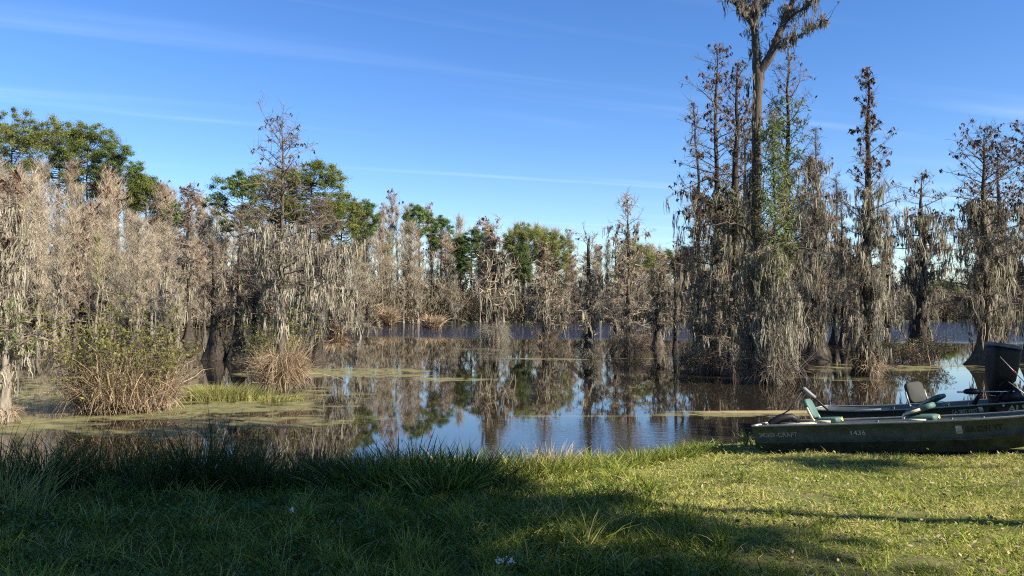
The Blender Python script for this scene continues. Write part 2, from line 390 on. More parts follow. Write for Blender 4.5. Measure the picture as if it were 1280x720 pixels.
# water: two vertex fields steer the floating weed and the wind ripple
wx = np.unique(np.concatenate([np.linspace(-400, -30, 60), np.linspace(-30, 30, 200), np.linspace(30, 400, 60)]))
wy = np.unique(np.concatenate([np.linspace(9, 40, 160), np.linspace(40, 170, 110)]))
V, q = sheet(wx, wy, lambda X, Y: np.zeros_like(X))
wxx, wyy = V[:, 0], V[:, 1]
U = 640 + FPX * wxx / wyy                      # only used to lay out where the weed lies on the pond
def blob(cx, cy, rx, ry, p=2.0):
    return np.exp(-((np.abs(wxx - cx) / rx) ** p + (np.abs(wyy - cy) / ry) ** p))
alg = 0.02 + 0.62 * blob(-8.6, 18, 5.6, 5.5, 3) + 0.4 * blob(-14, 20, 10, 7, 3) + 0.9 * blob(-6.4, 29.0, 3.4, 2.2, 4)
alg += 0.34 * blob(0.5, 16.6, 4.5, 0.9, 2) + 0.22 * blob(1.0, 14.6, 5, 1.6) + 0.8 * blob(6.0, 17.6, 3.6, 0.55, 3)
alg += 0.55 * blob(9.5, 26.3, 4.5, 1.4, 3) + 0.55 * blob(13, 30, 6, 2.0, 3) + 0.6 * blob(18, 33, 6, 2.5, 3)
alg += 0.55 * blob(-2.0, 25.5, 2.5, 2.2) + 0.40 * blob(-1.0, 34, 5.0, 6) + 0.3 * blob(-6, 46, 10, 3) + 0.5 * blob(-20, 28, 8, 8) + 0.35 * blob(2, 44, 8, 5)
alg += 0.6 * blob(4, 36.5, 5, 0.8) + 0.5 * blob(7.5, 29.0, 1.6, 0.6)
scum = 0.9 * blob(6.3, 17.9, 3.0, 0.28, 2) + 0.55 * blob(1.2, 17.2, 3.0, 0.16, 2)
alg *= 0.45 + 1.15 * fbm(wxx * 0.45 + 0.15 * wyy, wyy * 0.75, 61)
rip = 1.1 * sm(58, 66, wyy + 0.25 * wxx) * (1 - sm(130, 140, wyy)) * sm(-38, -20, wxx) + 0.16 * (1 - sm(15.0, 17.4, wyy + 0.12 * wxx)) * sm(-1.5, 1.5, wxx)
g = G(); g.add(V, q)
wat = g.build('water', None)
me = wat.data
for nm, arr in (('algae', np.clip(alg, 0, 1.2)), ('scum', np.clip(scum, 0, 1)), ('ripple', rip)):
    a = me.attributes.new(nm, 'FLOAT', 'POINT'); a.data.foreach_set('value', arr.astype(np.float32))
m, nt, N, L = newmat('pond_water')
def attr(nm):
    a = N.new('ShaderNodeAttribute'); a.attribute_name = nm; return a.outputs['Fac']
def math2(op, a, b):
    x = N.new('ShaderNodeMath'); x.operation = op
    for i, s in enumerate((a, b)):
        if isinstance(s, (int, float)): x.inputs[i].default_value = s
        else: L.new(s, x.inputs[i])
    return x.outputs[0]
def noise(scale, sc=(1, 1, 1), detail=4, rough=0.6, dist=0.0):
    mpn = N.new('ShaderNodeMapping'); mpn.inputs['Scale'].default_value = sc; L.new(geo.outputs['Position'], mpn.inputs[0])
    n = N.new('ShaderNodeTexNoise'); n.inputs['Scale'].default_value = scale; n.inputs['Detail'].default_value = detail; n.inputs['Roughness'].default_value = rough; n.inputs['Distortion'].default_value = dist
    L.new(mpn.outputs[0], n.inputs['Vector']); return n.outputs[0]
def smooth(v, a, b, lo=0.0, hi=1.0):
    r = N.new('ShaderNodeMapRange'); r.interpolation_type = 'SMOOTHSTEP'; r.inputs['From Min'].default_value = a; r.inputs['From Max'].default_value = b
    r.inputs['To Min'].default_value = lo; r.inputs['To Max'].default_value = hi; L.new(v, r.inputs[0]); return r.outputs[0]
geo = N.new('ShaderNodeNewGeometry')
big = noise(0.55, (1, 1.3, 1), 5, 0.6, 0.3); fine = noise(0.95, (1.0, 1.0, 1), 8, 0.7, 0.5)
al = attr('algae'); sc_ = attr('scum'); ri = attr('ripple')
mid = noise(1.7, (0.7, 1.5, 1), 5, 0.65, 0.4)
m1 = smooth(math2('ADD', math2('MULTIPLY', al, 0.5), math2('ADD', math2('MULTIPLY', big, 0.45), math2('MULTIPLY', mid, 0.55))), 0.74, 0.90)
m2 = smooth(math2('ADD', fine, math2('MULTIPLY', math2('ADD', big, al), 0.12)), 0.59, 0.66)
mask = math2('MULTIPLY', math2('MULTIPLY', m1, m2), 0.80)
smask = math2('MULTIPLY', smooth(math2('ADD', sc_, math2('MULTIPLY', fine, 0.6)), 0.55, 0.95), 0.75)
crw = N.new('ShaderNodeValToRGB'); e = crw.color_ramp.elements; e[0].color = (0.075, 0.07, 0.028, 1); e[1].color = (0.25, 0.235, 0.10, 1); e[0].position = 0.3; e[1].position = 0.7
L.new(noise(2.5, (1, 1, 1), 6, 0.7), crw.inputs[0])
mc = N.new('ShaderNodeMix'); mc.data_type = 'RGBA'; L.new(smask, mc.inputs['Factor']); L.new(crw.outputs[0], mc.inputs['A']); mc.inputs['B'].default_value = (0.42, 0.31, 0.16, 1)
weedb = N.new('ShaderNodeBsdfPrincipled'); weedb.inputs['Roughness'].default_value = 0.85; weedb.inputs['Specular IOR Level'].default_value = 0.2; L.new(mc.outputs['Result'], weedb.inputs['Base Color'])
h1 = noise(2.6, (0.8, 2.4, 1), 3, 0.6); h2 = noise(9.0, (0.8, 1.6, 1), 2, 0.5)
b1 = N.new('ShaderNodeBump'); b1.inputs['Distance'].default_value = 0.03; L.new(math2('MULTIPLY', h1, math2('ADD', math2('MULTIPLY', ri, 4.0), 0.4)), b1.inputs['Height']); L.new(math2('ADD', math2('MULTIPLY', ri, 0.9), 0.008), b1.inputs['Strength'])
b2 = N.new('ShaderNodeBump'); b2.inputs['Distance'].default_value = 0.004; L.new(h2, b2.inputs['Height']); L.new(math2('ADD', math2('MULTIPLY', ri, 0.8), 0.015), b2.inputs['Strength']); L.new(b1.outputs[0], b2.inputs['Normal'])
pw = N.new('ShaderNodeBsdfPrincipled'); pw.inputs['Base Color'].default_value = (0.018, 0.014, 0.009, 1); pw.inputs['Roughness'].default_value = 0.02; pw.inputs['IOR'].default_value = 1.45
L.new(b2.outputs[0], pw.inputs['Normal'])
mxs = N.new('ShaderNodeMixShader'); L.new(math2('MAXIMUM', mask, smask), mxs.inputs[0]); L.new(pw.outputs[0], mxs.inputs[1]); L.new(weedb.outputs[0], mxs.inputs[2])
o = N.new('ShaderNodeOutputMaterial'); L.new(mxs.outputs[0], o.inputs[0])
me.materials.clear(); me.materials.append(m); tag(wat, kind='structure')

# ------------------------------------------------------------------ trees
def interp(t, tab):
    return np.interp(t, [a for a, _ in tab], [b for _, b in tab])

MOSS_N, MOSS_L, CURT_N, TIPS_N = 0.50, 0.72, 0.20, 0.38
def cypress_parts(H=10., r0=0.16, flare=0.25, fz=0.6, nb=50, t0=0.3, prof=((0.3, 1.2), (0.7, 1.0), (1, 0.2)), elev=((0.3, 10), (1, 45)), upcurve=0.2,
                  n2=6, twigs=1500, twigL=0.3, twigW=0.012, moss=200, mossL=0.7, mosst=(0.1, 0.7), mossW=0.03, mossk=6, mosson=0.3, twigup=0.2, toptw=0.62, secr=1.0, tips=400, tipt=0.55, tipL=0.13, lean=(0, 0),
                  wander=0.03, seed=1, brad=0.013, vine=0, vinet=(0.3, 0.8), curtain=0, curt_r=0.5, curt_z=(0.6, 3.0), sides=9, r_top=0.012, side=None):
    """returns G objects: trunk, branches+twigs, tips, moss, vine"""
    global rng
    rng = np.random.default_rng(seed)
    moss = int(moss * MOSS_N); mossL *= MOSS_L; curtain = int(curtain * CURT_N); tips = int(tips * TIPS_N)
    tr, br, tp, mo, vi = G(), G(), G(), G(), G()
    K = 18
    t = np.concatenate([[-0.6 / H, 0.0, 0.012, 0.03, 0.06, 0.1], np.linspace(0.15, 1, K)])
    wob = np.cumsum(rng.normal(0, wander, (len(t), 2)), 0) * (np.clip(t, 0, 1) ** 0.7)[:, None] * H / 10
    P = np.stack([wob[:, 0] + lean[0] * H * t, wob[:, 1] + lean[1] * H * t, t * H], 1)
    z = np.maximum(t * H, 0)
    rad = r0 * np.clip(1 - t, 0, 1) ** 0.85 + r_top + flare * np.exp(-z / fz)
    tube(tr, P, rad, sides * 2, 0.5, flute=0.16 * np.exp(-z / (fz * 1.6)) + 0.03, fl_n=int(rng.integers(4, 7)))
    def tp_at(tt): return np.stack([np.interp(tt, t, P[:, i]) for i in range(3)], -1)
    sites, sdirs, ends = [], [], []
    bp, bd, bl, bt = [], [], [], []
    for i in range(nb):
        tt = t0 + (0.99 - t0) * ((i + rng.uniform(0, 1)) / nb)
        az = i * 2.39996 + rng.normal(0, 0.5)
        if side is not None and rng.uniform() < side[1]: az = side[0] + rng.normal(0, 0.8)
        Lb = interp(tt, prof) * rng.uniform(0.4, 1.25); el = R(interp(tt, elev) + rng.normal(0, 11))
        d = np.array([math.cos(az) * math.cos(el), math.sin(az) * math.cos(el), math.sin(el)])
        p = tp_at(tt); pts = [p]; n = 6
        d2 = d.copy()
        for k in range(n):
            d2 = unit(d2 + rng.normal(0, 0.13, 3) + np.array([0, 0, upcurve / n])); p = p + d2 * Lb / n; pts.append(p)
        pts = np.array(pts); rr = min(np.interp(tt, t, rad) * 0.5, 0.006 + Lb * brad)
        tube(br, pts, np.linspace(rr, 0.0045, len(pts)), 4, rng.uniform(0.1, 0.7))
        m = n2
        s = rng.uniform(0.22, 1.0, m); ix = s * n; i0 = np.minimum(ix.astype(int), n - 1); f = (ix - i0)[:, None]
        q = pts[i0] * (1 - f) + pts[i0 + 1] * f
        dd = unit(unit(pts[i0 + 1] - pts[i0]) * rng.uniform(0.3, 1.0, (m, 1)) + rdir(m, -0.5, 0.8) * 0.9)
        bp.append(q); bd.append(dd); bl.append(Lb * rng.uniform(0.16, 0.42, m) * (1.15 - 0.6 * s) + 0.08); bt.append(np.full(m, tt))
        sites.append(pts[1:]); 
    bp = np.concatenate(bp); bd = np.concatenate(bd); bl = np.concatenate(bl); bt = np.concatenate(bt)
    pts2 = rods(br, bp, bd, bl, (0.003 + bl * 0.008) * secr, 0.0025 * secr, 3, bend=np.tile([0, 0, upcurve * 0.4], (len(bp), 1)), wig=0.12, tint=rng.uniform(0.1, 0.8, len(bp)))
    allp = np.concatenate([pts2.reshape(-1, 3)] + [s[2:] for s in sites])
    # twigs
    pick = rng.integers(0, len(allp), twigs * 2); zz_ = allp[pick][:, 2] / H; keep = rng.uniform(0, 1, len(pick)) < np.where(zz_ > toptw, 0.4, 1.0); pick = pick[keep][:twigs]; twigs = len(pick); tz = allp[pick]
    dtw = unit(rdir(twigs, -0.6, 0.9) + np.array([0, 0, twigup])); ltw = twigL * rng.uniform(0.35, 1.2, twigs)
    blades(br, tz, dtw, ltw, twigW * rng.uniform(0.6, 1.3, twigs), 2, bend=rdir(twigs) * 0.25, tint=rng.uniform(0.0, 1, twigs), power=0.4)
    tend = tz + dtw * ltw[:, None]
    # dead leaf clusters at the ends
    if tips:
        cand = np.concatenate([pts2[:, -1], pts2[:, -1], tend[::3]]); cand = cand[cand[:, 2] > tipt * H]
        if len(cand):
            c = cand[rng.integers(0, len(cand), tips)]
            k = 5; c = np.repeat(c, k, 0) + rng.normal(0, tipL * 0.22, (tips * k, 3))
            blades(tp, c, unit(rdir(len(c), -1, -0.1) + np.array([0, 0, -0.8])), tipL * rng.uniform(0.6, 1.3, len(c)), tipL * 0.42 * rng.uniform(0.6, 1.2, len(c)), 2, power=0.35, tint=np.repeat(rng.uniform(0, 1, tips), k))
    # hanging moss
    if moss:
        zz = allp[:, 2] / H
        cand = allp[(zz > mosst[0]) & (zz < mosst[1])]
        nt_ = int(moss * mosson); nb_ = moss - nt_
        ps = []
        if len(cand): ps.append(cand[rng.integers(0, len(cand), nb_)])
        tt = rng.uniform(mosst[0], mosst[1], nt_); a = rng.uniform(0, 2 * np.pi, nt_); rr = np.interp(tt, t, rad) + 0.03
        ps.append(tp_at(tt) + np.stack([np.cos(a) * rr, np.sin(a) * rr, 0 * a], 1))
        c = np.concatenate(ps); n = len(c)
        ln = np.minimum(mossL * np.exp(rng.normal(-0.15, 0.6, n)), 1.9 * mossL); ln = np.minimum(ln, np.maximum(c[:, 2] - 0.05, 0.15))
        moss_locks(mo, c, ln, max(3, int(mossk * 0.85)), mossW, rng.uniform(0, 1, n))
    # long moss curtains close round the trunk
    if curtain:
        a = rng.uniform(0, 2 * np.pi, curtain); rr = curt_r * np.sqrt(rng.uniform(0.05, 1, curtain)) * (0.55 + 0.6 * vnoise(a * 1.3, np.full(curtain, 0.5), seed)); zz = rng.uniform(curt_z[0], curt_z[1], curtain)
        base = tp_at(zz / H); c = base + np.stack([np.cos(a) * rr, np.sin(a) * rr, 0 * a], 1); k = 7
        ln = np.minimum(np.exp(rng.normal(-0.15, 0.5, curtain)) * mossL, c[:, 2] - 0.02)
        moss_locks(mo, c, ln, 5, mossW, rng.uniform(0, 0.9, curtain))
        # the short snags the curtains hang from
        ns = max(8, curtain // 14); j = rng.integers(0, curtain, ns); d = c[j] - base[j]; ld = np.linalg.norm(d, axis=1) + 0.05
        rods(br, base[j], unit(d + np.array([0, 0, 0.02])), ld, 0.02, 0.006, 3, wig=0.1)
    if vine:
        tt = rng.uniform(vinet[0], vinet[1], vine); a = rng.uniform(0, 2 * np.pi, vine); rr = 0.1 + np.abs(rng.normal(0, 0.24, vine))
        c = tp_at(tt) + np.stack([np.cos(a) * rr, np.sin(a) * rr, 0 * a], 1)
        z_ = allp[:, 2] / H; near = np.linalg.norm(allp[:, :2] - tp_at(z_)[:, :2], axis=1) < 0.75
        cb = allp[near & (z_ > vinet[0]) & (z_ < vinet[1])]
        if len(cb): hb = vine * 2 // 3; c[:hb] = cb[rng.integers(0, len(cb), hb)]
        k = 7; cc = np.repeat(c, k, 0) + rng.normal(0, 0.09, (vine * k, 3))
        blades(vi, cc, unit(rdir(len(cc), -0.9, 0.3) + np.array([0, 0, -0.3])), rng.uniform(0.08, 0.24, len(cc)), rng.uniform(0.02, 0.045, len(cc)), 2, tint=np.clip(np.repeat(rng.uniform(0, 1, vine), k) + rng.normal(0, 0.2, len(cc)), 0, 1), power=0.4)
    return tr, br, tp, mo, vi

def skirt_g(n, r, h, zb=0.0, seed=3, flat=0.6, wid=0.012, fill=0.55, droop=0.0):
    """dry straw and sprouts springing from the foot of a tree"""
    global rng
    rng = np.random.default_rng(seed)
    g = G(); a = rng.uniform(0, 2 * np.pi, n); rr = r * np.sqrt(rng.uniform(0, 1, n)) * fill
    P = np.stack([np.cos(a) * rr, np.sin(a) * rr, np.full(n, zb)], 1) + rng.normal(0, 0.03, (n, 3)) * [1, 1, 0]
    P[:, 2] += rng.uniform(0, 0.35 * h, n)
    hang = rng.uniform(0, 1, n) < droop; P[hang, 2] = zb + h * rng.uniform(0.2, 0.62, hang.sum())
    D = unit(np.stack([np.cos(a) * flat * .5, np.sin(a) * flat * .5, np.full(n, 1.0)], 1) + rng.normal(0, 0.30, (n, 3)))
    D[:, 2] = np.abs(D[:, 2])
    ln = h * rng.uniform(0.3, 1.1, n) * (0.6 + 0.6 * vnoise(a * 1.5, rr * 3, seed))
    bend = np.stack([np.cos(a) * 0.3, np.sin(a) * 0.3, np.full(n, -0.5)], 1) * rng.uniform(0.1, 1.5, (n, 1))
    out = np.stack([np.cos(a), np.sin(a), np.zeros(n)], 1)
    D[hang] = unit(out[hang] * 0.6 + np.array([0, 0, 0.15]) + rng.normal(0, 0.48, (hang.sum(), 3)))
    bend[hang] = (out[hang] * 0.1 + np.array([0, 0, -1.0])) * rng.uniform(0.4, 1.3, (hang.sum(), 1)); ln[hang] = r * rng.uniform(0.25, 1.0, hang.sum()) * (0.6 + 0.6 * vnoise(a[hang] * 1.7, np.full(hang.sum(), .4), seed))
    blades(g, P, D, ln, wid * rng.uniform(0.5, 1.5, n), 4, bend=bend, power=0.5, wig=0.09)
    return g

def cypress(name, label, loc, mats=None, group=None, cat='tree', skirt=None, **k):
    mt = dict(trunk='bark', br='twig', tip='tips', moss='moss', vine='vine'); mt.update(mats or {})
    root = thing(name, label, cat, loc, 0, group)
    tr, br, tp, mo, vi = cypress_parts(**k)
    tr.build('trunk', M[mt['trunk']], root, True); br.build('branches', M[mt['br']], root)
    if tp.n: tp.build('dead_leaves', M[mt['tip']], root)
    if mo.n: mo.build('hanging_moss', M[mt['moss']], root)
    if vi.n: vi.build('climbing_vine', M[mt['vine']], root)
    if skirt: skirt_g(*skirt[:3], seed=k.get('seed', 1) + 50, droop=0.5, flat=0.3).build('dry_undergrowth', M[skirt[3] if len(skirt) > 3 else 'dry'], root)
    return root

def green_tree(name, label, loc, H, Rc, zc, kind='green', n_cl=46, leaves_n=130, ls=0.16, seed=1, group=None, r0=0.2, squash=0.7, cl_r=None, trunkmat='bark', cat='tree', gap=0.25):
    """trunk + limbs + a crown of leaf clumps; zc = height where the crown begins"""
    global rng
    rng = np.random.default_rng(seed)
    root = thing(name, label, cat, loc, 0, group)
    tr, cr, li = G(), G(), G()
    K = 12; t = np.linspace(-0.03, 1, K); wob = np.cumsum(rng.normal(0, 0.05, (K, 2)), 0) * H / 14
    P = np.stack([wob[:, 0], wob[:, 1], t * H * 0.93], 1); rad = r0 * (1 - np.clip(t, 0, 1)) ** 0.8 + 0.03 + r0 * 0.6 * np.exp(-np.maximum(t, 0) * H / 0.6)
    tube(tr, P, rad, 12, 0.5, 0.05)
    cr_h = H - zc
    for i in range(n_cl):
        u = rdir(1, -0.75, 1.0)[0] * rng.uniform(0.45, 1.0) ** 0.6
        wd = Rc * (0.75 + 0.5 * vnoise(np.array([u[0] * 2 + 7 + seed]), np.array([u[1] * 2 + 3]), seed)[0])
        ctr = np.array([u[0] * wd, u[1] * wd, zc + cr_h * (0.5 + 0.48 * u[2])])
        if rng.uniform() < gap and u[2] < 0.3: continue
        rc = (cl_r or Rc * 0.30) * rng.uniform(0.55, 1.25)
        n = int(leaves_n * rng.uniform(0.6, 1.3))
        pp = rdir(n) * (rng.uniform(0, 1, n) ** 0.45)[:, None] * rc * np.array([1, 1, squash]) * (1 + 0.4 * rng.normal(0, 1, (n, 1))) * rng.uniform(0.65, 1.5, 3)
        leaves(cr, ctr + pp, ls * rng.uniform(0.6, 1.4, n), ls * 0.55 * rng.uniform(0.6, 1.4, n), tint=np.clip(rng.uniform(0.1, 0.9) + rng.normal(0, 0.2, n), 0, 1), up=0.35, nrm=unit(pp + rdir(n) * rc * 0.6))
        th = min(0.92, max(0.15, (ctr[2] - 0.35 * math.hypot(ctr[0], ctr[1])) / (H * 0.93)))
        b0 = np.array([np.interp(th, t, P[:, j]) for j in range(3)])
        mid = (b0 + ctr) / 2 + np.array([0, 0, -0.12 * Rc]) + rng.normal(0, 0.1, 3)
        tube(li, [b0, (b0 + mid) / 2 + rng.normal(0, .06, 3), mid, (mid + ctr) / 2 + rng.normal(0, .06, 3), ctr], np.linspace(min(0.07 * Rc / 2, np.interp(th, t, rad) * .6), 0.015, 5), 5, 0.3)
    tr.build('trunk', M[trunkmat], root, True); li.build('limbs', M['bark'], root); cr.build('crown', M[kind], root)
    return root

# ------------------------------------------------------------------ the trees that stand out in the swamp
def spot(u, vb): 
    d = depth_of(vb); return (x_at(u, d), d, 0.0), d
def hgt(vt, d): return height_at(vt, d)

# --- left
l, d = spot(352, 486); H = hgt(158, d)
cypress('moss_draped_cypress', 'tallest bare cypress left of the open water, flat dead-leafed top above a mossy middle', l, dict(moss='mosspale'), H=H, r0=0.10, flare=0.14, nb=74, t0=0.34,
    prof=((0.3, 1.7), (0.5, 1.6), (0.66, 1.1), (0.8, 1.25), (0.93, 1.25), (1, 0.6)), elev=((0.3, 5), (0.7, 20), (1, 38)), n2=9, twigs=2600, twigL=0.30, tips=190, tipt=0.68, tipL=0.10,
    moss=560, mossL=0.60, mosst=(0.2, 0.62), mossW=0.022, mossk=7, mosson=0.25, seed=21, wander=0.02, skirt=(3000, 0.95, 1.6))
l, d = spot(398, 452); H = hgt(250, d)
cypress('moss_draped_cypress', 'cypress hung with long pale moss streamers, right behind the tallest tree on the left', l, dict(moss='mosspale', trunk='barkdark'), H=H, r0=0.12, flare=0.2, nb=56, t0=0.25,
    prof=((0.2, 1.9), (0.6, 1.7), (1, 0.4)), elev=((0.2, -5), (0.7, 12), (1, 40)), n2=8, twigs=2600, twigL=0.5, twigW=0.016, tips=150, tipt=0.6, moss=1000, mossL=1.35, mosst=(0.2, 0.75), mossW=0.035, mossk=8, mosson=0.2, seed=22)
l, d = spot(318, 448); H = hgt(262, d)
cypress('moss_draped_cypress', 'mossy cypress just left of the tallest tree, its moss hanging in a grey sheet', l, dict(trunk='barkdark'), H=H, r0=0.10, flare=0.2, nb=50, t0=0.3,
    prof=((0.2, 1.7), (0.6, 1.5), (1, 0.4)), elev=((0.2, 0), (0.7, 15), (1, 40)), n2=8, twigs=2400, twigL=0.5, twigW=0.016, tips=140, tipt=0.5, moss=460, mossL=0.9, mosst=(0.25, 0.75), mossW=0.035, mossk=7, seed=23)
for u, vt, sd, lb in ((270, 300, 24, 'dark forked cypress base standing in the water with bare slender stem, left of the pair'), (298, 270, 25, 'dark swollen cypress base beside its twin in shaded water, thin bare stem above')):
    l, d = spot(u, 450); H = hgt(vt, d)
    cypress('bare_cypress', lb, l, dict(trunk='barkdark'), H=H, r0=0.13, flare=0.42, fz=0.9, nb=34, t0=0.3, prof=((0.2, 1.3), (1, 0.4)), elev=((0.2, 25), (1, 60)), n2=7, twigs=1300, twigL=0.45, twigW=0.016, tips=60, moss=60, mossL=0.7, seed=sd, lean=((-0.03 if u == 270 else 0.0), 0))
l, d = spot(8, 527); H = hgt(225, d)
cypress('young_cypress', 'young moss-greyed cypress at the left edge with a few green sprouts', l, dict(moss='mosspale', trunk='barkpale'), H=H, r0=0.06, flare=0.10, nb=56, t0=0.25,
    prof=((0.2, 0.75), (0.6, 0.8), (1, 0.2)), elev=((0.2, 20), (1, 55)), n2=8, twigs=2400, twigL=0.28, twigW=0.010, tips=60, moss=460, mossL=0.55, mosst=(0.12, 0.9), mossW=0.018, mossk=6, seed=26, vine=35, vinet=(0.3, 0.55), skirt=(260, 0.35, 0.5))
l, d = spot(236, 425); H = hgt(236, d)
cypress('bare_cypress', 'slim bare cypress with rusty tips on the left, in front of the tall green wood', l, dict(trunk='barkdark'), H=H, r0=0.16, flare=0.3, nb=50, t0=0.35, prof=((0.3, 1.6), (0.8, 1.5), (1, 0.5)), elev=((0.2, 10), (1, 45)), n2=9, twigs=3000, twigL=0.6, twigW=0.03, tips=260, tipt=0.65, tipL=0.22, moss=200, mossL=0.9, mosst=(0.25, 0.7), mossW=0.05, seed=27)

# --- the shrub islands
def shrub(name, label, loc, h, r, stems, leaves_n, seed, leafmat='shrub', dryn=1200, dryh=0.9, tall=None, drym='dry', spread=0.45):
    global rng
    rng = np.random.default_rng(seed)
    root = thing(name, label, 'shrub', loc)
    st, lf = G(), G()
    a = rng.uniform(0, 2 * np.pi, stems); rr = r * 0.72 * np.sqrt(rng.uniform(0, 1, stems))
    P = np.stack([np.cos(a) * rr, np.sin(a) * rr, np.full(stems, -0.1)], 1)
    D = unit(np.stack([np.cos(a) * spread, np.sin(a) * spread, np.ones(stems)], 1) + rng.normal(0, 0.2, (stems, 3)))
    Ls = h * rng.uniform(0.35, 1.0, stems) * (0.55 + 0.6 * vnoise(a * 1.4, np.full(stems, 0.3), seed))
    p = rods(st, P, D, Ls, 0.012, 0.004, 6, wig=0.10)
    s = p[:, 2:].reshape(-1, 3); n = len(s) * 4; c = np.repeat(s, 4, 0)
    dt = unit(rdir(n, -0.3, 1)); lt = rng.uniform(0.12, 0.42, n); q = rods(st, c, dt, lt, 0.004, 0.002, 2, wig=0.2)
    cand = q[:, 1:].reshape(-1, 3); cand = cand[cand[:, 2] > 0.3 * h * rng.uniform(.4, 1.6, len(cand))]; c = cand[rng.integers(0, len(cand), leaves_n)] + rng.normal(0, 0.03, (leaves_n, 3))
    leaves(lf, c, rng.uniform(0.025, 0.058, leaves_n), rng.uniform(0.012, 0.025, leaves_n), up=0.5)
    if tall:
        for dx, hh in tall:
            tp_ = rods(st, np.array([[dx, 0.1, 0]]), np.array([[0.02, 0, 1.0]]), hh, 0.016, 0.005, 9, wig=0.06)
            k = tp_[0][3:]; kk = np.repeat(k, 6, 0); rods(st, kk, unit(rdir(len(kk), 0, 0.9)), rng.uniform(0.1, 0.35, len(kk)), 0.005, 0.002, 2, wig=0.1)
    st.build('stems', M['twig'], root); lf.build('leaves', M[leafmat], root)
    if dryn: skirt_g(dryn, r * 0.95, dryh, seed=seed + 9, flat=0.08, fill=0.8, droop=0.12).build('dry_grass', M[drym], root)
    return root
l, d = spot(158, 513)
shrub('marsh_shrub', 'yellow-green leafy shrub in a skirt of brown straw standing in the water', l, 2.75, 1.35, 130, 6500, 31, dryn=4200, dryh=1.5, spread=0.12, tall=((-0.65, 3.9), (-0.35, 3.1), (0.05, 3.5), (0.3, 3.0), (0.6, 2.8), (-0.95, 2.7), (0.85, 2.4)))
l, d = spot(338, 478)
shrub('marsh_shrub', 'yellowish shrub growing round the foot of the tallest tree on the left', l, 2.8, 0.9, 60, 2600, 32, dryn=0, spread=.2)
l, d = spot(800, 432)
shrub('marsh_shrub', 'brown brushy shrub in the water right of centre, left of the big cypress group', l, 1.9, 1.1, 50, 800, 33, dryn=900, dryh=1.3)
l, d = spot(1128, 452)
shrub('marsh_shrub', 'low golden-brown marsh shrub between the two mossy trees on the right', l, 1.35, 1.8, 70, 2600, 34, dryn=1800, dryh=1.0)
l, d = spot(868, 462)
shrub('marsh_shrub', 'dark brown brush at the left foot of the big cypress group', l, 1.5, 0.7, 45, 500, 35, dryn=900, dryh=1.2)
# grass tuft floating beside the left island
def tuft(name, label, loc, n, r, h, mat, seed, group=None, ry=None, cat='grass tuft', wid=0.012, lean=0.5):
    global rng
    rng = np.random.default_rng(seed)
    g = G(); P = np.stack([rng.normal(0, r * 0.5, n), rng.normal(0, (ry or r) * 0.5, n), np.zeros(n)], 1)
    D = unit(np.stack([rng.normal(0, lean * .5, n), rng.normal(0, lean * .5, n), np.ones(n)], 1))
    ln = h * rng.uniform(0.35, 1.1, n); out = unit(P * [1, 1, 0] + rng.normal(0, .05, (n, 3))); out[:, 2] = -0.5
    blades(g, P, D, ln, wid * rng.uniform(0.6, 1.4, n), 3, bend=out * 0.35, power=0.6)
    o = g.build(name, M[mat]); o.location = loc
    return tag(o, label, cat, group)
l, d = spot(272, 499)
tuft('marsh_grass_tuft', 'bright green and straw grass tuft in the water left of the tallest tree', l, 2600, 1.25, 0.5, 'tuft', 41, ry=0.5)
l, d = spot(345, 500)
tuft('marsh_grass_tuft', 'low yellow grass fringe at the water below the tallest tree on the left', l, 900, 0.8, 0.16, 'tuft', 42, ry=0.3)
# straw clumps far out
for u, vb, h, r, sd, lb in ((486, 407, 3.0, 1.1, 43, 'tall rusty straw clump in the water before the far shore, leftmost'), (507, 403, 1.6, 0.9, 44, 'small pale straw clump between two rusty ones by the far shore'), (541, 411, 1.9, 1.8, 45, 'wide tan straw clump in the water before the far shore, rightmost'), (421, 418, 1.6, 1.2, 143, 'small brown clump close behind the streaming moss on the left')):
    l, d = spot(u, vb)
    o = skirt_g(900, r, h, seed=sd, wid=0.07, flat=0.35).build('straw_clump', M['dry']); o.location = l; tag(o, lb, 'straw clump')

# --- centre
l, d = spot(618, 427); H = hgt(284, d)
cypress('stump_tree', 'mossy broken cypress on a bushy stump island in mid-pond', l, dict(br='twigfar', trunk='bark', moss='moss'), H=H, r0=0.15, flare=0.4, fz=1.2, nb=44, t0=0.3, prof=((0.2, 1.3), (0.6, 1.5), (1, 0.9)), elev=((0.2, 5), (1, 35)), n2=7, twigs=1800, twigL=0.7, twigW=0.035, tips=120, tipL=0.25,
    moss=420, mossL=1.2, mosst=(0.25, 0.95), mossW=0.07, mossk=6, r_top=0.08, seed=51, skirt=(1300, 1.4, 1.9, 'mosspale'))
l, d = spot(735, 448); H = hgt(298, d)
cypress('dead_cypress', 'dark straight dead cypress trunk with short snags standing in the middle water', l, dict(br='twigfar', trunk='barkdark'), H=H, r0=0.10, flare=0.14, nb=52, t0=0.06, prof=((0, 0.6), (0.6, 0.8), (0.9, 1.2), (1, 0.8)), elev=((0, 0), (0.8, 20), (1, 50)), n2=5, twigs=1600, twigL=0.4, twigW=0.018, tips=40, moss=240, mossL=0.6, mossW=0.03, r_top=0.05, seed=52, skirt=(300, 0.6, 0.8, 'mosspale'))
l, d = spot(784, 444); H = hgt(248, d)
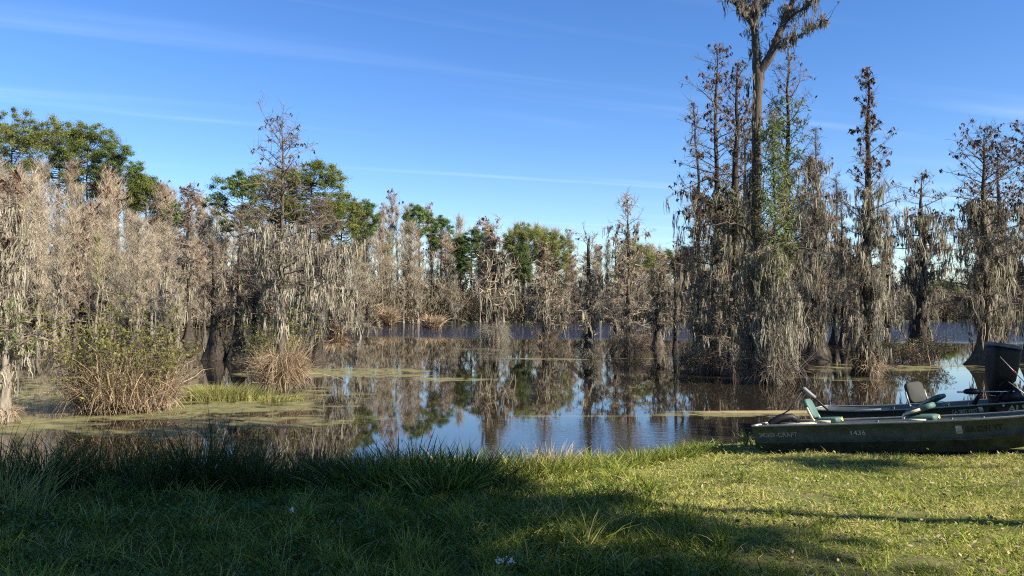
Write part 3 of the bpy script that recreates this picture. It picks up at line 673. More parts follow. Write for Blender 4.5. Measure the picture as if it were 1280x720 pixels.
cypress('slender_cypress', 'tall thin cypress right of centre, wispy grey top above the far wood', l, dict(br='twigfar'), H=H, r0=0.13, flare=0.25, nb=60, t0=0.2, prof=((0.2, 1.6), (0.6, 1.2), (0.85, 1.1), (1, 0.4)), elev=((0.2, 5), (0.7, 20), (1, 55)), n2=8, twigs=2400, twigL=0.4, twigW=0.018, tips=60, tipL=0.15, moss=260, mossL=0.7, mosst=(0.1, 0.85), mossW=0.035, seed=53, skirt=(1300, 1.3, 1.6))
l, d = spot(770, 440); H = hgt(302, d)
cypress('slender_cypress', 'shorter dark-stemmed cypress left beside the tall thin one right of centre', l, dict(br='twigfar', trunk='barkdark'), H=H, r0=0.12, flare=0.2, nb=40, t0=0.2, prof=((0.2, 1.4), (1, 0.5)), elev=((0.2, 5), (1, 40)), n2=8, twigs=1800, twigL=0.4, twigW=0.018, tips=80, moss=220, mossL=0.7, mosst=(0.1, 0.8), mossW=0.035, seed=54)
l, d = spot(822, 434); H = hgt(318, d)
cypress('slender_cypress', 'grey twiggy cypress left of a thin pole tree, near the big group', l, dict(br='twigfar'), H=H, r0=0.12, flare=0.3, nb=46, t0=0.2, prof=((0.2, 1.5), (1, 0.6)), elev=((0.2, 5), (1, 40)), n2=8, twigs=2000, twigL=0.45, twigW=0.022, tips=80, moss=300, mossL=0.9, mosst=(0.1, 0.85), mossW=0.04, seed=55)
l, d = spot(844, 441); H = hgt(300, d)
cypress('slender_cypress', 'thin pole-straight cypress with very short twigs just left of the big group', l, dict(trunk='barkdark'), H=H, r0=0.07, flare=0.1, nb=30, t0=0.2, prof=((0.2, 0.8), (1, 0.5)), elev=((0.2, 5), (1, 40)), n2=6, twigs=900, twigL=0.4, twigW=0.016, tips=40, moss=60, mossL=0.6, mossW=0.03, seed=56)
l, d = spot(682, 432); H = hgt(310, d)
cypress('bare_cypress', 'crooked grey cypress rising behind the leaning dead log', l, dict(br='twigfar'), H=H, r0=0.16, flare=0.3, nb=44, t0=0.2, prof=((0.2, 1.6), (1, 0.8)), elev=((0.2, 10), (1, 40)), n2=8, twigs=1800, twigL=0.5, twigW=0.026, tips=160, tipL=0.2, moss=260, mossL=0.9, mossW=0.05, wander=0.07, seed=57, skirt=(500, 1.0, 1.4))
# leaning dead log and its smaller neighbour
for u0, v0, u1, v1, rr, lb in ((684, 430, 727, 388, 0.17, 'dark dead log leaning out of the water to the right, larger of two'), (720, 432, 738, 412, 0.08, 'thin dead pole leaning beside the dark straight trunk')):
    l, d = spot(u0, v0); g = G(); rng = np.random.default_rng(int(u0))
    e = np.array([x_at(u1, d + 0.6) - l[0], 0.6, height_at(v1, d + 0.6)]); s0 = -0.25 * e
    t = np.linspace(0, 1, 8)[:, None]
    tube(g, s0 + (e - s0) * t + rng.normal(0, 0.05, (8, 3)), np.linspace(rr * 1.5, rr * 0.6, 8), 9, flute=0.08, cap=True)
    root = thing('leaning_log', lb, 'dead log', l); g.build('trunk', M['barkdark'], root, True)
    g = G(); n = 14; P = s0 + (e - s0) * rng.uniform(0.4, 1, (n, 1)); rods(g, P, unit(rdir(n, -0.2, 1)), rng.uniform(0.2, 0.8, n), 0.03, 0.008, 3, wig=0.15); g.build('snag', M['twig'], root)

# --- the big group on the right
l, d = spot(944, 478)
def big_fork(l, d):
    """tall forked tree, built by its own limbs"""
    global rng
    rng = np.random.default_rng(61)
    root = thing('tall_forked_cypress', 'tallest tree, thick forked trunk rising past the top of the view with moss-hung limbs', 'tree', l)
    k = d / FPX
    def pt(u, v, dy=0.0): return np.array([(u - 944) * k, dy, height_at(v, d)])
    tr, br, mo, tp = G(), G(), G(), G()
    main = [pt(944, 498), pt(944, 478), pt(944, 470), pt(944, 460), pt(945, 440), pt(946, 400), pt(945, 340), pt(946, 280), pt(947, 220), pt(947, 160), pt(949, 120), pt(950, 92)]
    tube(tr, main, [0.5, 0.42, 0.34, 0.28, 0.22, 0.17, 0.16, 0.152, 0.146, 0.14, 0.142, 0.165], 18, flute=[.2, .2, .18, .15, .1, .06, .04, .04, .04, .04, .03, .02], fl_n=6)
    limbs = [([pt(950, 95), pt(946, 72), pt(946, 45), pt(948, 20), pt(950, -12), pt(953, -50)], 0.15, 0.08),
             ([pt(950, 95), pt(960, 78, -.1), pt(968, 60, -.2), pt(975, 40, -.25), pt(982, 22, -.3), pt(992, 2, -.3), pt(1000, -30, -.2)], 0.16, 0.06),
             ([pt(946, 36), pt(936, 24, -.1), pt(925, 14, -.2), pt(912, 5, -.3), pt(902, -10, -.3)], 0.085, 0.03),
             ([pt(976, 36, -.25), pt(990, 24, -.4), pt(1006, 14, -.6), pt(1022, 2, -.7)], 0.06, 0.025),
             ([pt(965, 66, -.1), pt(985, 56, -.3), pt(1005, 46, -.4), pt(1028, 36, -.5)], 0.045, 0.012),
             ([pt(948, 14), pt(962, 2, .2), pt(978, -14, .3)], 0.06, 0.03),
             ([pt(948, 25), pt(940, 6, .3), pt(936, -18, .4)], 0.06, 0.03),
             ([pt(946, 300), pt(925, 285, -.4), pt(905, 280, -.6), pt(885, 284, -.7)], 0.05, 0.012),
             ([pt(946, 330), pt(970, 318, -.4), pt(995, 312, -.7), pt(1015, 316, -.8)], 0.05, 0.012)]
    S = []
    for pts, a, b in limbs:
        pts = np.array(pts); t = np.linspace(0, len(pts) - 1, 14)
        q = np.stack([np.interp(t, range(len(pts)), pts[:, i]) for i in range(3)], 1) + rng.normal(0, 0.02, (14, 3))
        tube(tr, q, np.linspace(a, b, 14), 8); S.append(q[2:])
    S = np.concatenate(S); hi = S[S[:, 2] > 8.3]
    n = 420; c = hi[rng.integers(0, len(hi), n)]; dd = unit(rdir(n, -0.1, 1.0) + np.array([0.1, 0, 0.3])); ll = rng.uniform(0.2, 0.7, n)
    q = rods(br, c, dd, ll, 0.012, 0.004, 3, wig=0.15); cand = np.concatenate([q[:, 1:].reshape(-1, 3), hi, hi])
    n = 900; c = cand[rng.integers(0, len(cand), n)]; blades(br, c, unit(rdir(n)), rng.uniform(0.08, 0.3, n), 0.012, 2)
    n = 300; c = cand[rng.integers(0, len(cand), n)]; moss_locks(mo, c, np.exp(rng.normal(-1.45, .5, n)), 5, 0.022, rng.uniform(0, .8, n))
    # moss clinging to the trunk, thicker low down
    n = 270; zz = 0.6 + 9.0 * rng.uniform(0, 1, n) ** 1.5; a = rng.uniform(0, 6.28, n); rr = 0.17 + np.abs(rng.normal(0, 0.10, n)) * np.where(zz > 5, .3, 1) + 0.5 * np.exp(-zz / 2.5) * rng.uniform(0, 1, n)
    c = np.stack([np.cos(a) * rr, np.sin(a) * rr, zz], 1); moss_locks(mo, c, np.minimum(rng.uniform(0.3, 1.1, n) * np.where(zz > 5, .5, 1), zz), 5, 0.026, rng.uniform(0, 0.7, n))
    n = 70; c = cand[rng.integers(0, len(cand), n)]; cc = np.repeat(c, 5, 0) + rng.normal(0, .03, (n * 5, 3)); blades(tp, cc, unit(rdir(len(cc), -1, 0)), 0.12, 0.05, 2, tint=rng.uniform(0, 1, len(cc)))
    tr.build('trunk', M['bark'], root, True); br.build('branches', M['twig'], root); mo.build('hanging_moss', M['moss'], root); tp.build('dead_leaves', M['tips'], root)
    skirt_g(700, 1.0, 1.3, seed=62).build('dry_undergrowth', M['twig'], root)
big_fork(l, d)
CY = dict(n2=9, twigL=0.30, twigW=0.012)
l, d = spot(893, 466); H = hgt(56, d)
cypress('cone_hung_cypress', 'tall dark-tipped cypress forming the left flank of the big group', l, dict(trunk='barkdark'), H=H, r0=0.15, flare=0.30, fz=0.7, nb=104, t0=0.06, prof=((0.1, 1.0), (0.4, 1.4), (0.7, 1.45), (0.9, 1.05), (1, 0.35)), elev=((0.1, 5), (0.5, 15), (0.8, 35), (1, 60)), twigs=4200, tips=640, tipt=0.45, tipL=0.13,
    moss=620, mossL=0.8, mosst=(0.08, 0.55), mossW=0.026, mossk=7, curtain=300, curt_r=0.8, curt_z=(0.9, 3.6), seed=63, skirt=(500, 0.9, 1.2), **CY)
l, d = spot(922, 470); H = hgt(80, d)
cypress('cone_hung_cypress', 'thick-barked cypress close left of the tall forked trunk', l, dict(trunk='barkdark'), H=H, r0=0.22, flare=0.30, fz=0.8, nb=96, t0=0.08, prof=((0.1, 1.4), (0.5, 1.4), (0.8, 1.2), (1, 0.4)), elev=((0.1, 0), (0.5, 18), (1, 55)), twigs=3400, tips=330, tipt=0.5, tipL=0.12, vine=110, vinet=(0.25, 0.62),
    moss=560, mossL=0.8, mosst=(0.08, 0.6), mossW=0.026, mossk=7, curtain=320, curt_r=0.7, curt_z=(0.8, 4.2), seed=64, skirt=(700, 0.9, 1.5, 'twig'), **CY)
l, d = spot(984, 466); H = hgt(48, d)
cypress('vine_clad_cypress', 'cypress wrapped in green vine, right of the tall forked trunk', l, dict(trunk='barkdark'), H=H, r0=0.15, flare=0.28, fz=0.7, nb=100, t0=0.08, prof=((0.1, 1.2), (0.5, 1.5), (0.8, 1.25), (1, 0.4)), elev=((0.1, 0), (0.5, 18), (1, 55)), twigs=3600, tips=190, tipt=0.6, tipL=0.10,
    moss=520, mossL=0.9, mosst=(0.08, 0.6), mossW=0.026, mossk=7, curtain=420, curt_r=0.85, curt_z=(0.8, 4.6), vine=330, vinet=(0.34, 0.82), seed=65, skirt=(700, 0.9, 1.5, 'twig'), **CY)
l, d = spot(966, 480); H = hgt(142, d)
cypress('vine_clad_cypress', 'thin sapling covered in green fronds directly before the tall forked trunk', l, dict(trunk='bark', moss='mosspale'), H=H, r0=0.05, flare=0.2, fz=0.5, nb=76, t0=0.1, prof=((0.1, 1.0), (0.5, 1.0), (1, 0.25)), elev=((0.1, 0), (0.5, 12), (1, 50)), twigs=2400, tips=0,
    moss=420, mossL=0.9, mosst=(0.1, 0.5), mossW=0.024, mossk=7, curtain=560, curt_r=0.85, curt_z=(0.7, 3.6), vine=330, vinet=(0.35, 0.97), seed=66, skirt=(900, 1.0, 1.6, 'twig'), **CY)
l, d = spot(1018, 452); H = hgt(196, d)
cypress('moss_draped_cypress', 'cypress with one big moss clump bent over its top, right of the green vine', l, dict(trunk='barkdark'), H=H, r0=0.15, flare=0.4, nb=52, t0=0.2, prof=((0.1, 1.3), (0.8, 1.1), (1, 0.5)), elev=((0.1, 0), (1, 30)), twigs=2600, tips=60, moss=520, mossL=1.0, mosst=(0.1, 1.0), mossW=0.032, mossk=7, curtain=260, curt_r=0.6, curt_z=(1, 5), seed=67, n2=8, twigL=0.35, twigW=0.015)
l, d = spot(1024, 441); H = hgt(160, d)
cypress('slender_cypress', 'thin bare pole cypress behind the bent moss clump right of the vine', l, dict(), H=H, r0=0.10, flare=0.2, nb=60, t0=0.25, prof=((0.2, 1.2), (1, 0.3)), elev=((0.2, 15), (1, 60)), twigs=2200, tips=60, moss=160, mossL=1.0, mossW=0.035, seed=68, n2=7, twigL=0.45, twigW=0.016)
for u, vt, vb, sd, lb in ((876, 128, 452, 174, 'slim tall cypress at the outer left of the big group, dark-tipped'), (934, 150, 460, 175, 'slim dark pole squeezed between the forked trunk and the thick-barked cypress'), (1003, 200, 436, 69, 'bare pole tree partly hidden by the vine-clad cypress'), (1043, 218, 430, 70, 'thin bare pole tree half way between the vine and the dark-topped spire'), (1054, 240, 433, 71, 'thin bare pole tree touching the left side of the dark-topped spire'), (1108, 262, 432, 72, 'thin bare tree at the right side of the dark-topped spire'), (872, 270, 436, 73, 'thin bare stem at the left margin of the big group'), (907, 230, 440, 74, 'thin bare stem seen between the two cypresses left of the forked trunk')):
    l, d = spot(u, vb); H = hgt(vt, d)
    cypress('slender_cypress', lb, l, dict(trunk='barkdark'), H=H, r0=0.12, flare=0.25, nb=48, t0=0.2, prof=((0.2, 1.2), (1, 0.35)), elev=((0.2, 10), (1, 55)), twigs=1800, tips=50, tipL=0.18, moss=200, mossL=1.1, mosst=(0.1, 0.7), mossW=0.045, seed=sd, n2=7, twigL=0.5, twigW=0.02)
l, d = spot(1082, 469); H = hgt(88, d)
cypress('dark_topped_cypress', 'spire-shaped cypress with dark leaf clusters at its tip and moss down its trunk', l, dict(trunk='barkdark', moss='mosspale'), H=H, r0=0.20, flare=0.26, fz=0.8, nb=104, t0=0.07, prof=((0.1, 0.9), (0.4, 1.0), (0.55, 1.25), (0.7, 1.0), (0.82, 0.45), (1, 0.18)), elev=((0.1, -5), (0.5, 22), (0.8, 35), (1, 60)), twigs=3800, tips=430, tipt=0.62, tipL=0.13,
    moss=620, mossL=0.85, mosst=(0.08, 0.62), mossW=0.026, mossk=8, mosson=0.35, curtain=520, curt_r=0.75, curt_z=(0.8, 5.4), seed=75, skirt=(600, 0.8, 1.0, 'dry'), **CY)
l, d = spot(1150, 438); H = hgt(222, d)
cypress('snag_topped_cypress', 'dark thick snag with a thin flat-branched tip and moss rags, left of the twin-stemmed tree', l, dict(trunk='barkdark'), H=H, r0=0.30, flare=0.5, fz=1.0, nb=46, t0=0.35, prof=((0.3, 2.0), (0.8, 1.8), (1, 0.6)), elev=((0.2, -5), (0.8, 5), (1, 40)), twigs=2200, tips=200, tipt=0.6, tipL=0.16, moss=420, mossL=1.3, mosst=(0.12, 0.85), mossW=0.045, mossk=8, curtain=220, curt_r=0.8, curt_z=(1.2, 6.0), seed=76, n2=8, twigL=0.4, twigW=0.018)
l, d = spot(1232, 456); H = hgt(168, d)
cypress('broad_topped_cypress', 'broad flat-topped cypress with heavy moss near the right edge, left stem of two', l, dict(), H=H, r0=0.24, flare=0.5, nb=80, t0=0.2, prof=((0.1, 1.6), (0.5, 2.0), (0.85, 1.7), (1, 0.8)), elev=((0.1, -5), (0.6, 20), (1, 42)), twigs=4600, tips=520, tipt=0.62, tipL=0.14, moss=640, mossL=0.95, mosst=(0.15, 0.72), mossW=0.034, mossk=8, curtain=300, curt_r=1.0, curt_z=(1.0, 5.0), seed=77, n2=9, twigL=0.38, twigW=0.015)
l, d = spot(1250, 449); H = hgt(186, d)
cypress('broad_topped_cypress', 'flat-topped mossy cypress near the right edge, right stem of two', l, dict(trunk='barkdark'), H=H, r0=0.2, flare=0.5, nb=64, t0=0.2, prof=((0.1, 1.6), (0.5, 1.9), (0.85, 1.6), (1, 0.8)), elev=((0.1, -5), (0.6, 20), (1, 42)), twigs=3600, tips=380, tipt=0.62, tipL=0.15, moss=520, mossL=1.0, mosst=(0.15, 0.75), mossW=0.036, mossk=8, curtain=260, curt_r=1.0, curt_z=(1.0, 5.0), seed=78, n2=9, twigL=0.4, twigW=0.016)
l, d = spot(1290, 452); H = hgt(158, d)
cypress('broad_topped_cypress', 'mossy cypress cut by the right edge, only its left branches seen', l, dict(), H=H, r0=0.2, flare=0.4, nb=70, t0=0.2, prof=((0.1, 1.3), (0.5, 1.4), (1, 0.5)), elev=((0.1, 0), (0.6, 20), (1, 45)), twigs=3600, tips=420, tipt=0.6, tipL=0.14, moss=480, mossL=1.0, mosst=(0.15, 0.75), mossW=0.036, mossk=8, curtain=160, curt_r=0.8, curt_z=(1.0, 5.0), seed=79, n2=9, twigL=0.4, twigW=0.016)

# ------------------------------------------------------------------ the far wood: prototypes once, then copies
def proto_set(variants, base, name):
    out = []
    for i, (mats, k) in enumerate(variants):
        kk = dict(base); kk.update(k)
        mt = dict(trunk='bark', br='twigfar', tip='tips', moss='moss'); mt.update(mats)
        tr, br, tp, mo, vi = cypress_parts(seed=900 + i, **kk)
        ms = [('trunk', tr.mesh('trunk', M[mt['trunk']], True)), ('branches', br.mesh('branches', M[mt['br']]))]
        if tp.n: ms.append(('dead_leaves', tp.mesh('dead_leaves', M[mt['tip']])))
        if mo.n: ms.append(('hanging_moss', mo.mesh('hanging_moss', M[mt['moss']])))
        out.append((name[i], ms, kk['H']))
    return out
B = dict(H=14., r0=0.13, flare=0.22, fz=0.9, nb=38, t0=0.2, n2=9, twigs=2300, twigL=1.15, twigW=0.024, twigup=1.3, secr=2.6, toptw=2, tips=0, tipL=0.3, moss=130, mossL=1.0, mossW=0.06, mossk=5, brad=0.024, mosst=(0.1, 0.7), upcurve=0.6)
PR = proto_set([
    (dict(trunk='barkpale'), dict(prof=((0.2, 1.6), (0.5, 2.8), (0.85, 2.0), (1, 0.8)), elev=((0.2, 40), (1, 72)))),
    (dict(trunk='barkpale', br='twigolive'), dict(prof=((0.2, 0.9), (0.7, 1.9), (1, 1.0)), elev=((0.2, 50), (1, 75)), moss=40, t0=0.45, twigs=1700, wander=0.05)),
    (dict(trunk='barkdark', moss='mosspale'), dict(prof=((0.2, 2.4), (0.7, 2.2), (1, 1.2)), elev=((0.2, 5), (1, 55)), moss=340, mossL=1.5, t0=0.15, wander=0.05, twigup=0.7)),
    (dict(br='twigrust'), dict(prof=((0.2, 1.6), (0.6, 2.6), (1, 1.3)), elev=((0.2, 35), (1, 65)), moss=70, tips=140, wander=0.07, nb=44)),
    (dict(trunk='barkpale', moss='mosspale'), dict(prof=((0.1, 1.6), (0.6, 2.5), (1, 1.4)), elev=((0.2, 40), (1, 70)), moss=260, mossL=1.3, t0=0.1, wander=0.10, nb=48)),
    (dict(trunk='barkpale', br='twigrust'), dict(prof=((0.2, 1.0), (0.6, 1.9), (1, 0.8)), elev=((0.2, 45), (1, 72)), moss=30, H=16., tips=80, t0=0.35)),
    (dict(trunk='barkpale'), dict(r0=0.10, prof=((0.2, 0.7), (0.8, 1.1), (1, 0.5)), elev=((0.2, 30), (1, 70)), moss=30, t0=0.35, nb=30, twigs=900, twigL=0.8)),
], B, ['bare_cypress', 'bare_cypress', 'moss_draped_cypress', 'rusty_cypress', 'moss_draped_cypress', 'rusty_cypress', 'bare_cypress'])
SKY = [(-200, 205), (0, 218), (40, 218), (100, 226), (130, 228), (160, 236), (190, 245), (235, 250), (260, 262), (300, 275), (345, 282), (400, 275), (445, 268), (480, 264), (520, 272), (560, 280), (600, 290), (620, 288), (660, 285), (700, 294), (735, 308), (780, 305), (820, 314), (850, 312), (900, 318), (1000, 322), (1100, 330), (1160, 345), (1190, 358), (1230, 350), (1300, 340), (1500, 320)]
BASE = [(-200, 60), (0, 74), (150, 80), (235, 86), (300, 96), (450, 114), (560, 132), (700, 134), (850, 136), (1000, 140), (1500, 140)]
WOOD = [(180, 'the high wood on the far left'), (300, 'the wood right of the left pines'), (450, 'the wood behind the tallest left tree'), (590, 'the far wood left of the stump island'), (720, 'the far wood behind the stump island'), (865, 'the far wood behind the slender cypresses'), (5000, 'the far wood behind the big cypress group')]
KINDW = {'bare_cypress': 'bare grey twiggy cypress', 'moss_draped_cypress': 'moss-hung grey cypress', 'rusty_cypress': 'rusty-twigged bare cypress'}
rf = random.Random(5)
def plant_far(pi, u, dd, vt, row):
    nm, ms, H0 = PR[pi]
    H = height_at(vt, dd); s = H / H0
    where = next(t for b_, t in WOOD if u < b_)
    pos = ['at the water of', 'amid', 'at the rear of'][min(row, 2)]
    root = thing(nm, f'{KINDW[nm]} {pos} {where}', 'tree', (x_at(u, dd), dd, 0.0), rf.uniform(0, 6.28), f'{nm.replace("_", " ")} trees {pos} {where}')
    sx = s * rf.uniform(1.0, 1.6) if s < 1.15 else s ** 0.6 * rf.uniform(1.0, 1.5); root.scale = (sx, sx, s)
    for n_, me_ in ms:
        c = bpy.data.objects.new(n_, me_); COL.objects.link(c); c.parent = root
def lerp(tab, u): return float(np.interp(u, [a for a, _ in tab], [b_ for _, b_ in tab]))
NF = 0
for row, (n_, off, fr, jit) in enumerate([(74, 0, 0.50, 0.22), (84, 7, 0.78, 0.16), (84, 20, 1.0, 0.10), (50, 30, 1.02, 0.08)]):
    for i in range(n_):
        u = -150 + (1480 + 30) * (i + rf.uniform(-0.3, 1.3)) / n_
        dd = lerp(BASE, u) + off + rf.uniform(-3, 7) * (1 if row else 0.6)
        if u > 870 and row == 0 and rf.random() < 0.45: continue
        vt = 385 - (385 - lerp(SKY, u)) * (fr + rf.uniform(-jit, jit * 0.9))
        pi = rf.choice([2, 4, 2, 4, 0, 6, 6, 3] if row == 0 else [0, 1, 3, 4, 6, 0, 1] if row == 1 else [0, 1, 5, 3, 6])
        plant_far(pi, u, dd, vt, row); NF += 1
# nearer swamp trees on the left, knee-deep
for i in range(16):
    u = [-60, -20, 25, 48, 70, 95, 120, 150, 172, 205, 222, 256, 420, 445, 190, 140][i]; dd = rf.uniform(50, 68) if i < 12 else 78
    nm, ms, H0 = PR[[4, 2, 1, 0, 4, 3, 1, 4, 0, 2, 4, 3, 2, 4, 0, 1][i]]
    vt = [230, 235, 262, 250, 285, 268, 300, 295, 280, 300, 318, 310, 318, 330, 300, 322][i]
    s = height_at(vt, dd) / H0
    root = thing(nm, f'{KINDW[nm]} wading in front of the high wood on the left' if i < 12 or i > 13 else f'{KINDW[nm]} wading right behind the pale moss streamers', 'tree', (x_at(u, dd), dd, 0), rf.uniform(0, 6.28), f'wading {nm.replace("_", " ")} trees on the left' if i < 12 or i > 13 else f'wading {nm.replace("_", " ")} trees by the streamers')
    root.scale = (s * 1.2, s * 1.2, s)
    for n_, me_ in ms:
        c = bpy.data.objects.new(n_, me_); COL.objects.link(c); c.parent = root

# evergreens rising over the wood (each its own shape)
EV = [ # u, top row, depth, crown radius m, crown fraction, material, words
    (-45, 120, 112, 6.0, 0.45, 'olive', 'olive broadleaf crown cut by the left edge'),
    (18, 133, 108, 5.5, 0.45, 'olive', 'olive green broadleaf crown, first from the left edge'),
    (72, 142, 112, 5.2, 0.4, 'olive', 'pale olive rounded crown second from the left edge, highest of the wood'),
    (112, 152, 110, 4.3, 0.4, 'green', 'green crown between the pale olive one and the stepped pine at left'),
    (146, 176, 108, 3.6, 0.45, 'pine', 'dark stepped pine leaning out at the right shoulder of the left wood'),
    (180, 216, 106, 2.2, 0.3, 'green', 'small bright green crown low on the right shoulder of the left wood'),
    (209, 250, 104, 2.4, 0.45, 'pine', 'dark narrow evergreen alone right of the left wood'),
    (300, 212, 100, 3.6, 0.5, 'pine', 'dark green crown left behind the tallest left-hand tree'),
    (345, 206, 104, 5.0, 0.45, 'olive', 'rust-flecked olive dome directly behind the tallest left-hand tree'),
    (392, 200, 102, 4.6, 0.45, 'green', 'bright green dome right behind the tallest left-hand tree'),
    (425, 238, 110, 3.2, 0.45, 'olive', 'lower olive dome sloping down right of the bright green one'),
    (455, 248, 120, 2.4, 0.4, 'pine', 'dark pine top poking up right of the green domes'),
    (521, 252, 140, 2.7, 0.35, 'pine', 'high dark pine top over the far shore, left of centre'),
    (552, 268, 142, 2.3, 0.4, 'pine', 'small dark pine right beside the high one, left of centre'),
    (590, 284, 138, 3.6, 0.6, 'pine', 'broad deep green pine pair low over the far shore near centre'),
    (574, 290, 139, 2.2, 0.6, 'pine', 'narrow pine left against the deep green pair near centre'),
    (655, 278, 142, 4.6, 0.5, 'olive', 'large olive dome over the far shore behind the stump island'),
    (690, 290, 143, 3.4, 0.5, 'olive', 'smaller olive dome on the right slope of the large one'),
    (654, 304, 136, 1.6, 0.6, 'pine', 'small dark conifer in front of the large olive dome'),
    (795, 303, 146, 4.0, 0.5, 'olive', 'olive dome behind the tall thin tree right of centre'),
    (830, 312, 150, 3.4, 0.5, 'olive', 'low olive crown left of the rusty one'),
    (862, 306, 146, 3.0, 0.5, 'tips', 'rusty red-brown crown just left of the big cypress group'),
    (1178, 352, 150, 3.2, 0.6, 'green', 'low green crown in the gap left of the flat-topped trees'),
    (1206, 366, 152, 3.0, 0.6, 'pine', 'low dark green crown in the gap at right'),
    (1060, 330, 150, 4.0, 0.5, 'olive', 'olive crown far behind the dark-topped spire'),
]
for i, (u, vt, dd, rc, cf, mt, words_) in enumerate(EV):
    H = height_at(vt, dd)
    green_tree('pine_tree' if mt == 'pine' else 'broadleaf_tree', words_, (x_at(u, dd), dd, 0), H, rc, H * (1 - cf), mt, n_cl=int(60 + rc * 22), leaves_n=300, cl_r=0.72 if mt != 'pine' else 0.6, ls=0.082, seed=300 + i, r0=0.22, squash=0.6 if mt == 'pine' else 0.75, gap=0.35)

# tangled low scrub under the far trees: nobody could count it
rng = np.random.default_rng(77); g = G(); n = 110000
u = rng.uniform(-220, 1420, n); bd_ = np.interp(u, [a for a, _ in BASE], [b_ for _, b_ in BASE]); y = bd_ + np.abs(rng.normal(0, 16, n)) + 1; x = (u - 640) / FPX * y
P = np.stack([x, y, rng.uniform(0, 1, n) * (3.5 + 0.22 * np.minimum(y - bd_, 30))], 1)
blades(g, P, unit(rdir(n, -0.1, 1) + np.array([0, 0, .4])), rng.uniform(0.6, 2.4, n), 0.10 * rng.uniform(0.5, 1.5, n), 3, wig=0.2, power=0.5)
tag(g.build('undergrowth', M['thicket']), 'grey-brown tangled scrub under the trees of the far shore', 'undergrowth', kind='stuff')

# ------------------------------------------------------------------ the two jon boats
ST = [(0.0, .46, .62, .00, .42), (0.5, .46, .64, .0, .42), (1.2, .46, .65, .0, .42), (2.2, .46, .66, .0, .425), (2.9, .455, .65, .012, .44), (3.35, .44, .62, .06, .46), (3.75, .41, .57, .15, .49), (4.05, .38, .52, .26, .52), (4.30, .34, .46, .385, .55)]
STX = np.array(ST)
def section(x):
    return [float(np.interp(x, STX[:, 0], STX[:, i])) for i in range(1, 5)]
def side_pt(x, f, s):
    """point on the outer side panel: f 0 at the ridge .. 1 at the rail, s = +1/-1 side"""
    hb, ht, zb, zt = section(x); m = 0.42
    y = hb + (ht - hb) * (m + (1 - m) * f); z = zb + (zt - zb) * (m + (1 - m) * f)
    return np.array([x, s * y, z])
def make_hull(root, mats):
    g = G(); xs_ = np.linspace(0, 4.3, 30)
    def ring(x, inset, floor):
        hb, ht, zb, zt = section(x); m = 0.42
        hb -= inset; ht -= inset; zb += floor
        ym, zm = hb + (ht - hb) * m, zb + (zt - zb) * m
        o = 0.014 if inset == 0 else 0.0
        half = [(0, zb), (hb * .5, zb), (hb - 0.015, zb), (hb, zb + 0.02), (ym - .002, zm - 0.014), (ym + o, zm - 0.006), (ym + o, zm + 0.008), (ym + .002, zm + 0.014), (ht, zt)]
        return [(x, -a, b) for a, b in reversed(half)] + [(x, a, b) for a, b in half[1:]]
    out = [ring(x, 0, 0) for x in xs_]; inn = [ring(min(max(x, .03), 4.26), 0.02, 0.025) for x in xs_]
    loft(g, out, closed=False, caps=False)
    for e in (0, -1):                        # transom and bow plate
        r = np.array(out[e]); n = len(r); f = [[0, n - 1, i, i + 1] for i in ()]
        pts = r; c = [[i, i + 1, n - 2 - i, n - 1 - i] for i in range(n // 2 - 1)] + []
        g.add(pts, c, [[n // 2 - 1, n // 2, n // 2 + 1]])
    hull = g.build('hull', M[mats[0]], root)
    g = G(); loft(g, inn, closed=False, caps=False)
    for e in (0, -1):
        r = np.array(inn[e]); n = len(r)
        g.add(r, [[i, i + 1, n - 2 - i, n - 1 - i] for i in range(n // 2 - 1)], [[n // 2 - 1, n // 2, n // 2 + 1]])
    g.build('inner_lining', M['inner'], root)
    g = G()                                   # rolled rail all the way round
    path = [side_pt(x, 1, -1) for x in xs_] + [side_pt(x, 1, 1) for x in xs_[::-1]]
    path = np.array(path + [path[0]]); path[:, 1] *= 0.985; path[:, 2] += 0.006
    tube(g, path, 0.017, 6)
    g.build('gunwale', M['rail'], root)
    for x in (1.55, 2.55, 2.95):                # inner ribs
        for s in (-1, 1):
            g = G(); hb, ht, zb, zt = section(x); tube(g, [(x, s * (hb - .03), zb + .03), (x, s * (ht - .035), zt - .03)], 0.014, 5); g.build('rib', M['inner'], root)
    return hull
def bench(root, x0, x1, ztop, mat='tan'):
    g = G(); 
    def prof(x, z): 
        hb, ht, zb, zt = section(x); f = (z - zb) / (zt - zb); return hb + (ht - hb) * f - 0.024
    ring = []
    for x in (x0, x0 + .012, x1 - .012, x1):
        zt_ = ztop - (.012 if x in (x0, x1) else 0); zb_ = section(x)[2] + .03
        ring.append([(x, -prof(x, zb_), zb_), (x, prof(x, zb_), zb_), (x, prof(x, zt_), zt_), (x, -prof(x, zt_), zt_)])
    loft(g, ring)
    return g.build('bench', M[mat], root)
def cushion(wd, dp, th, Mx, r=0.05):
    """soft pad: width along local y, depth along local x"""
    rings = []
    for z, k in ((0, .90), (.15 * th, .98), (.5 * th, 1.0), (.85 * th, .98), (th, .86)):
        o = roundrect(dp * k, wd * k, r); rings.append([(a, b, z) for a, b in o])
    R_ = np.array(rings).reshape(-1, 3); R_ = np.array([(Mx @ Vector(p))[:] for p in R_]).reshape(len(rings), -1, 3)
    return R_
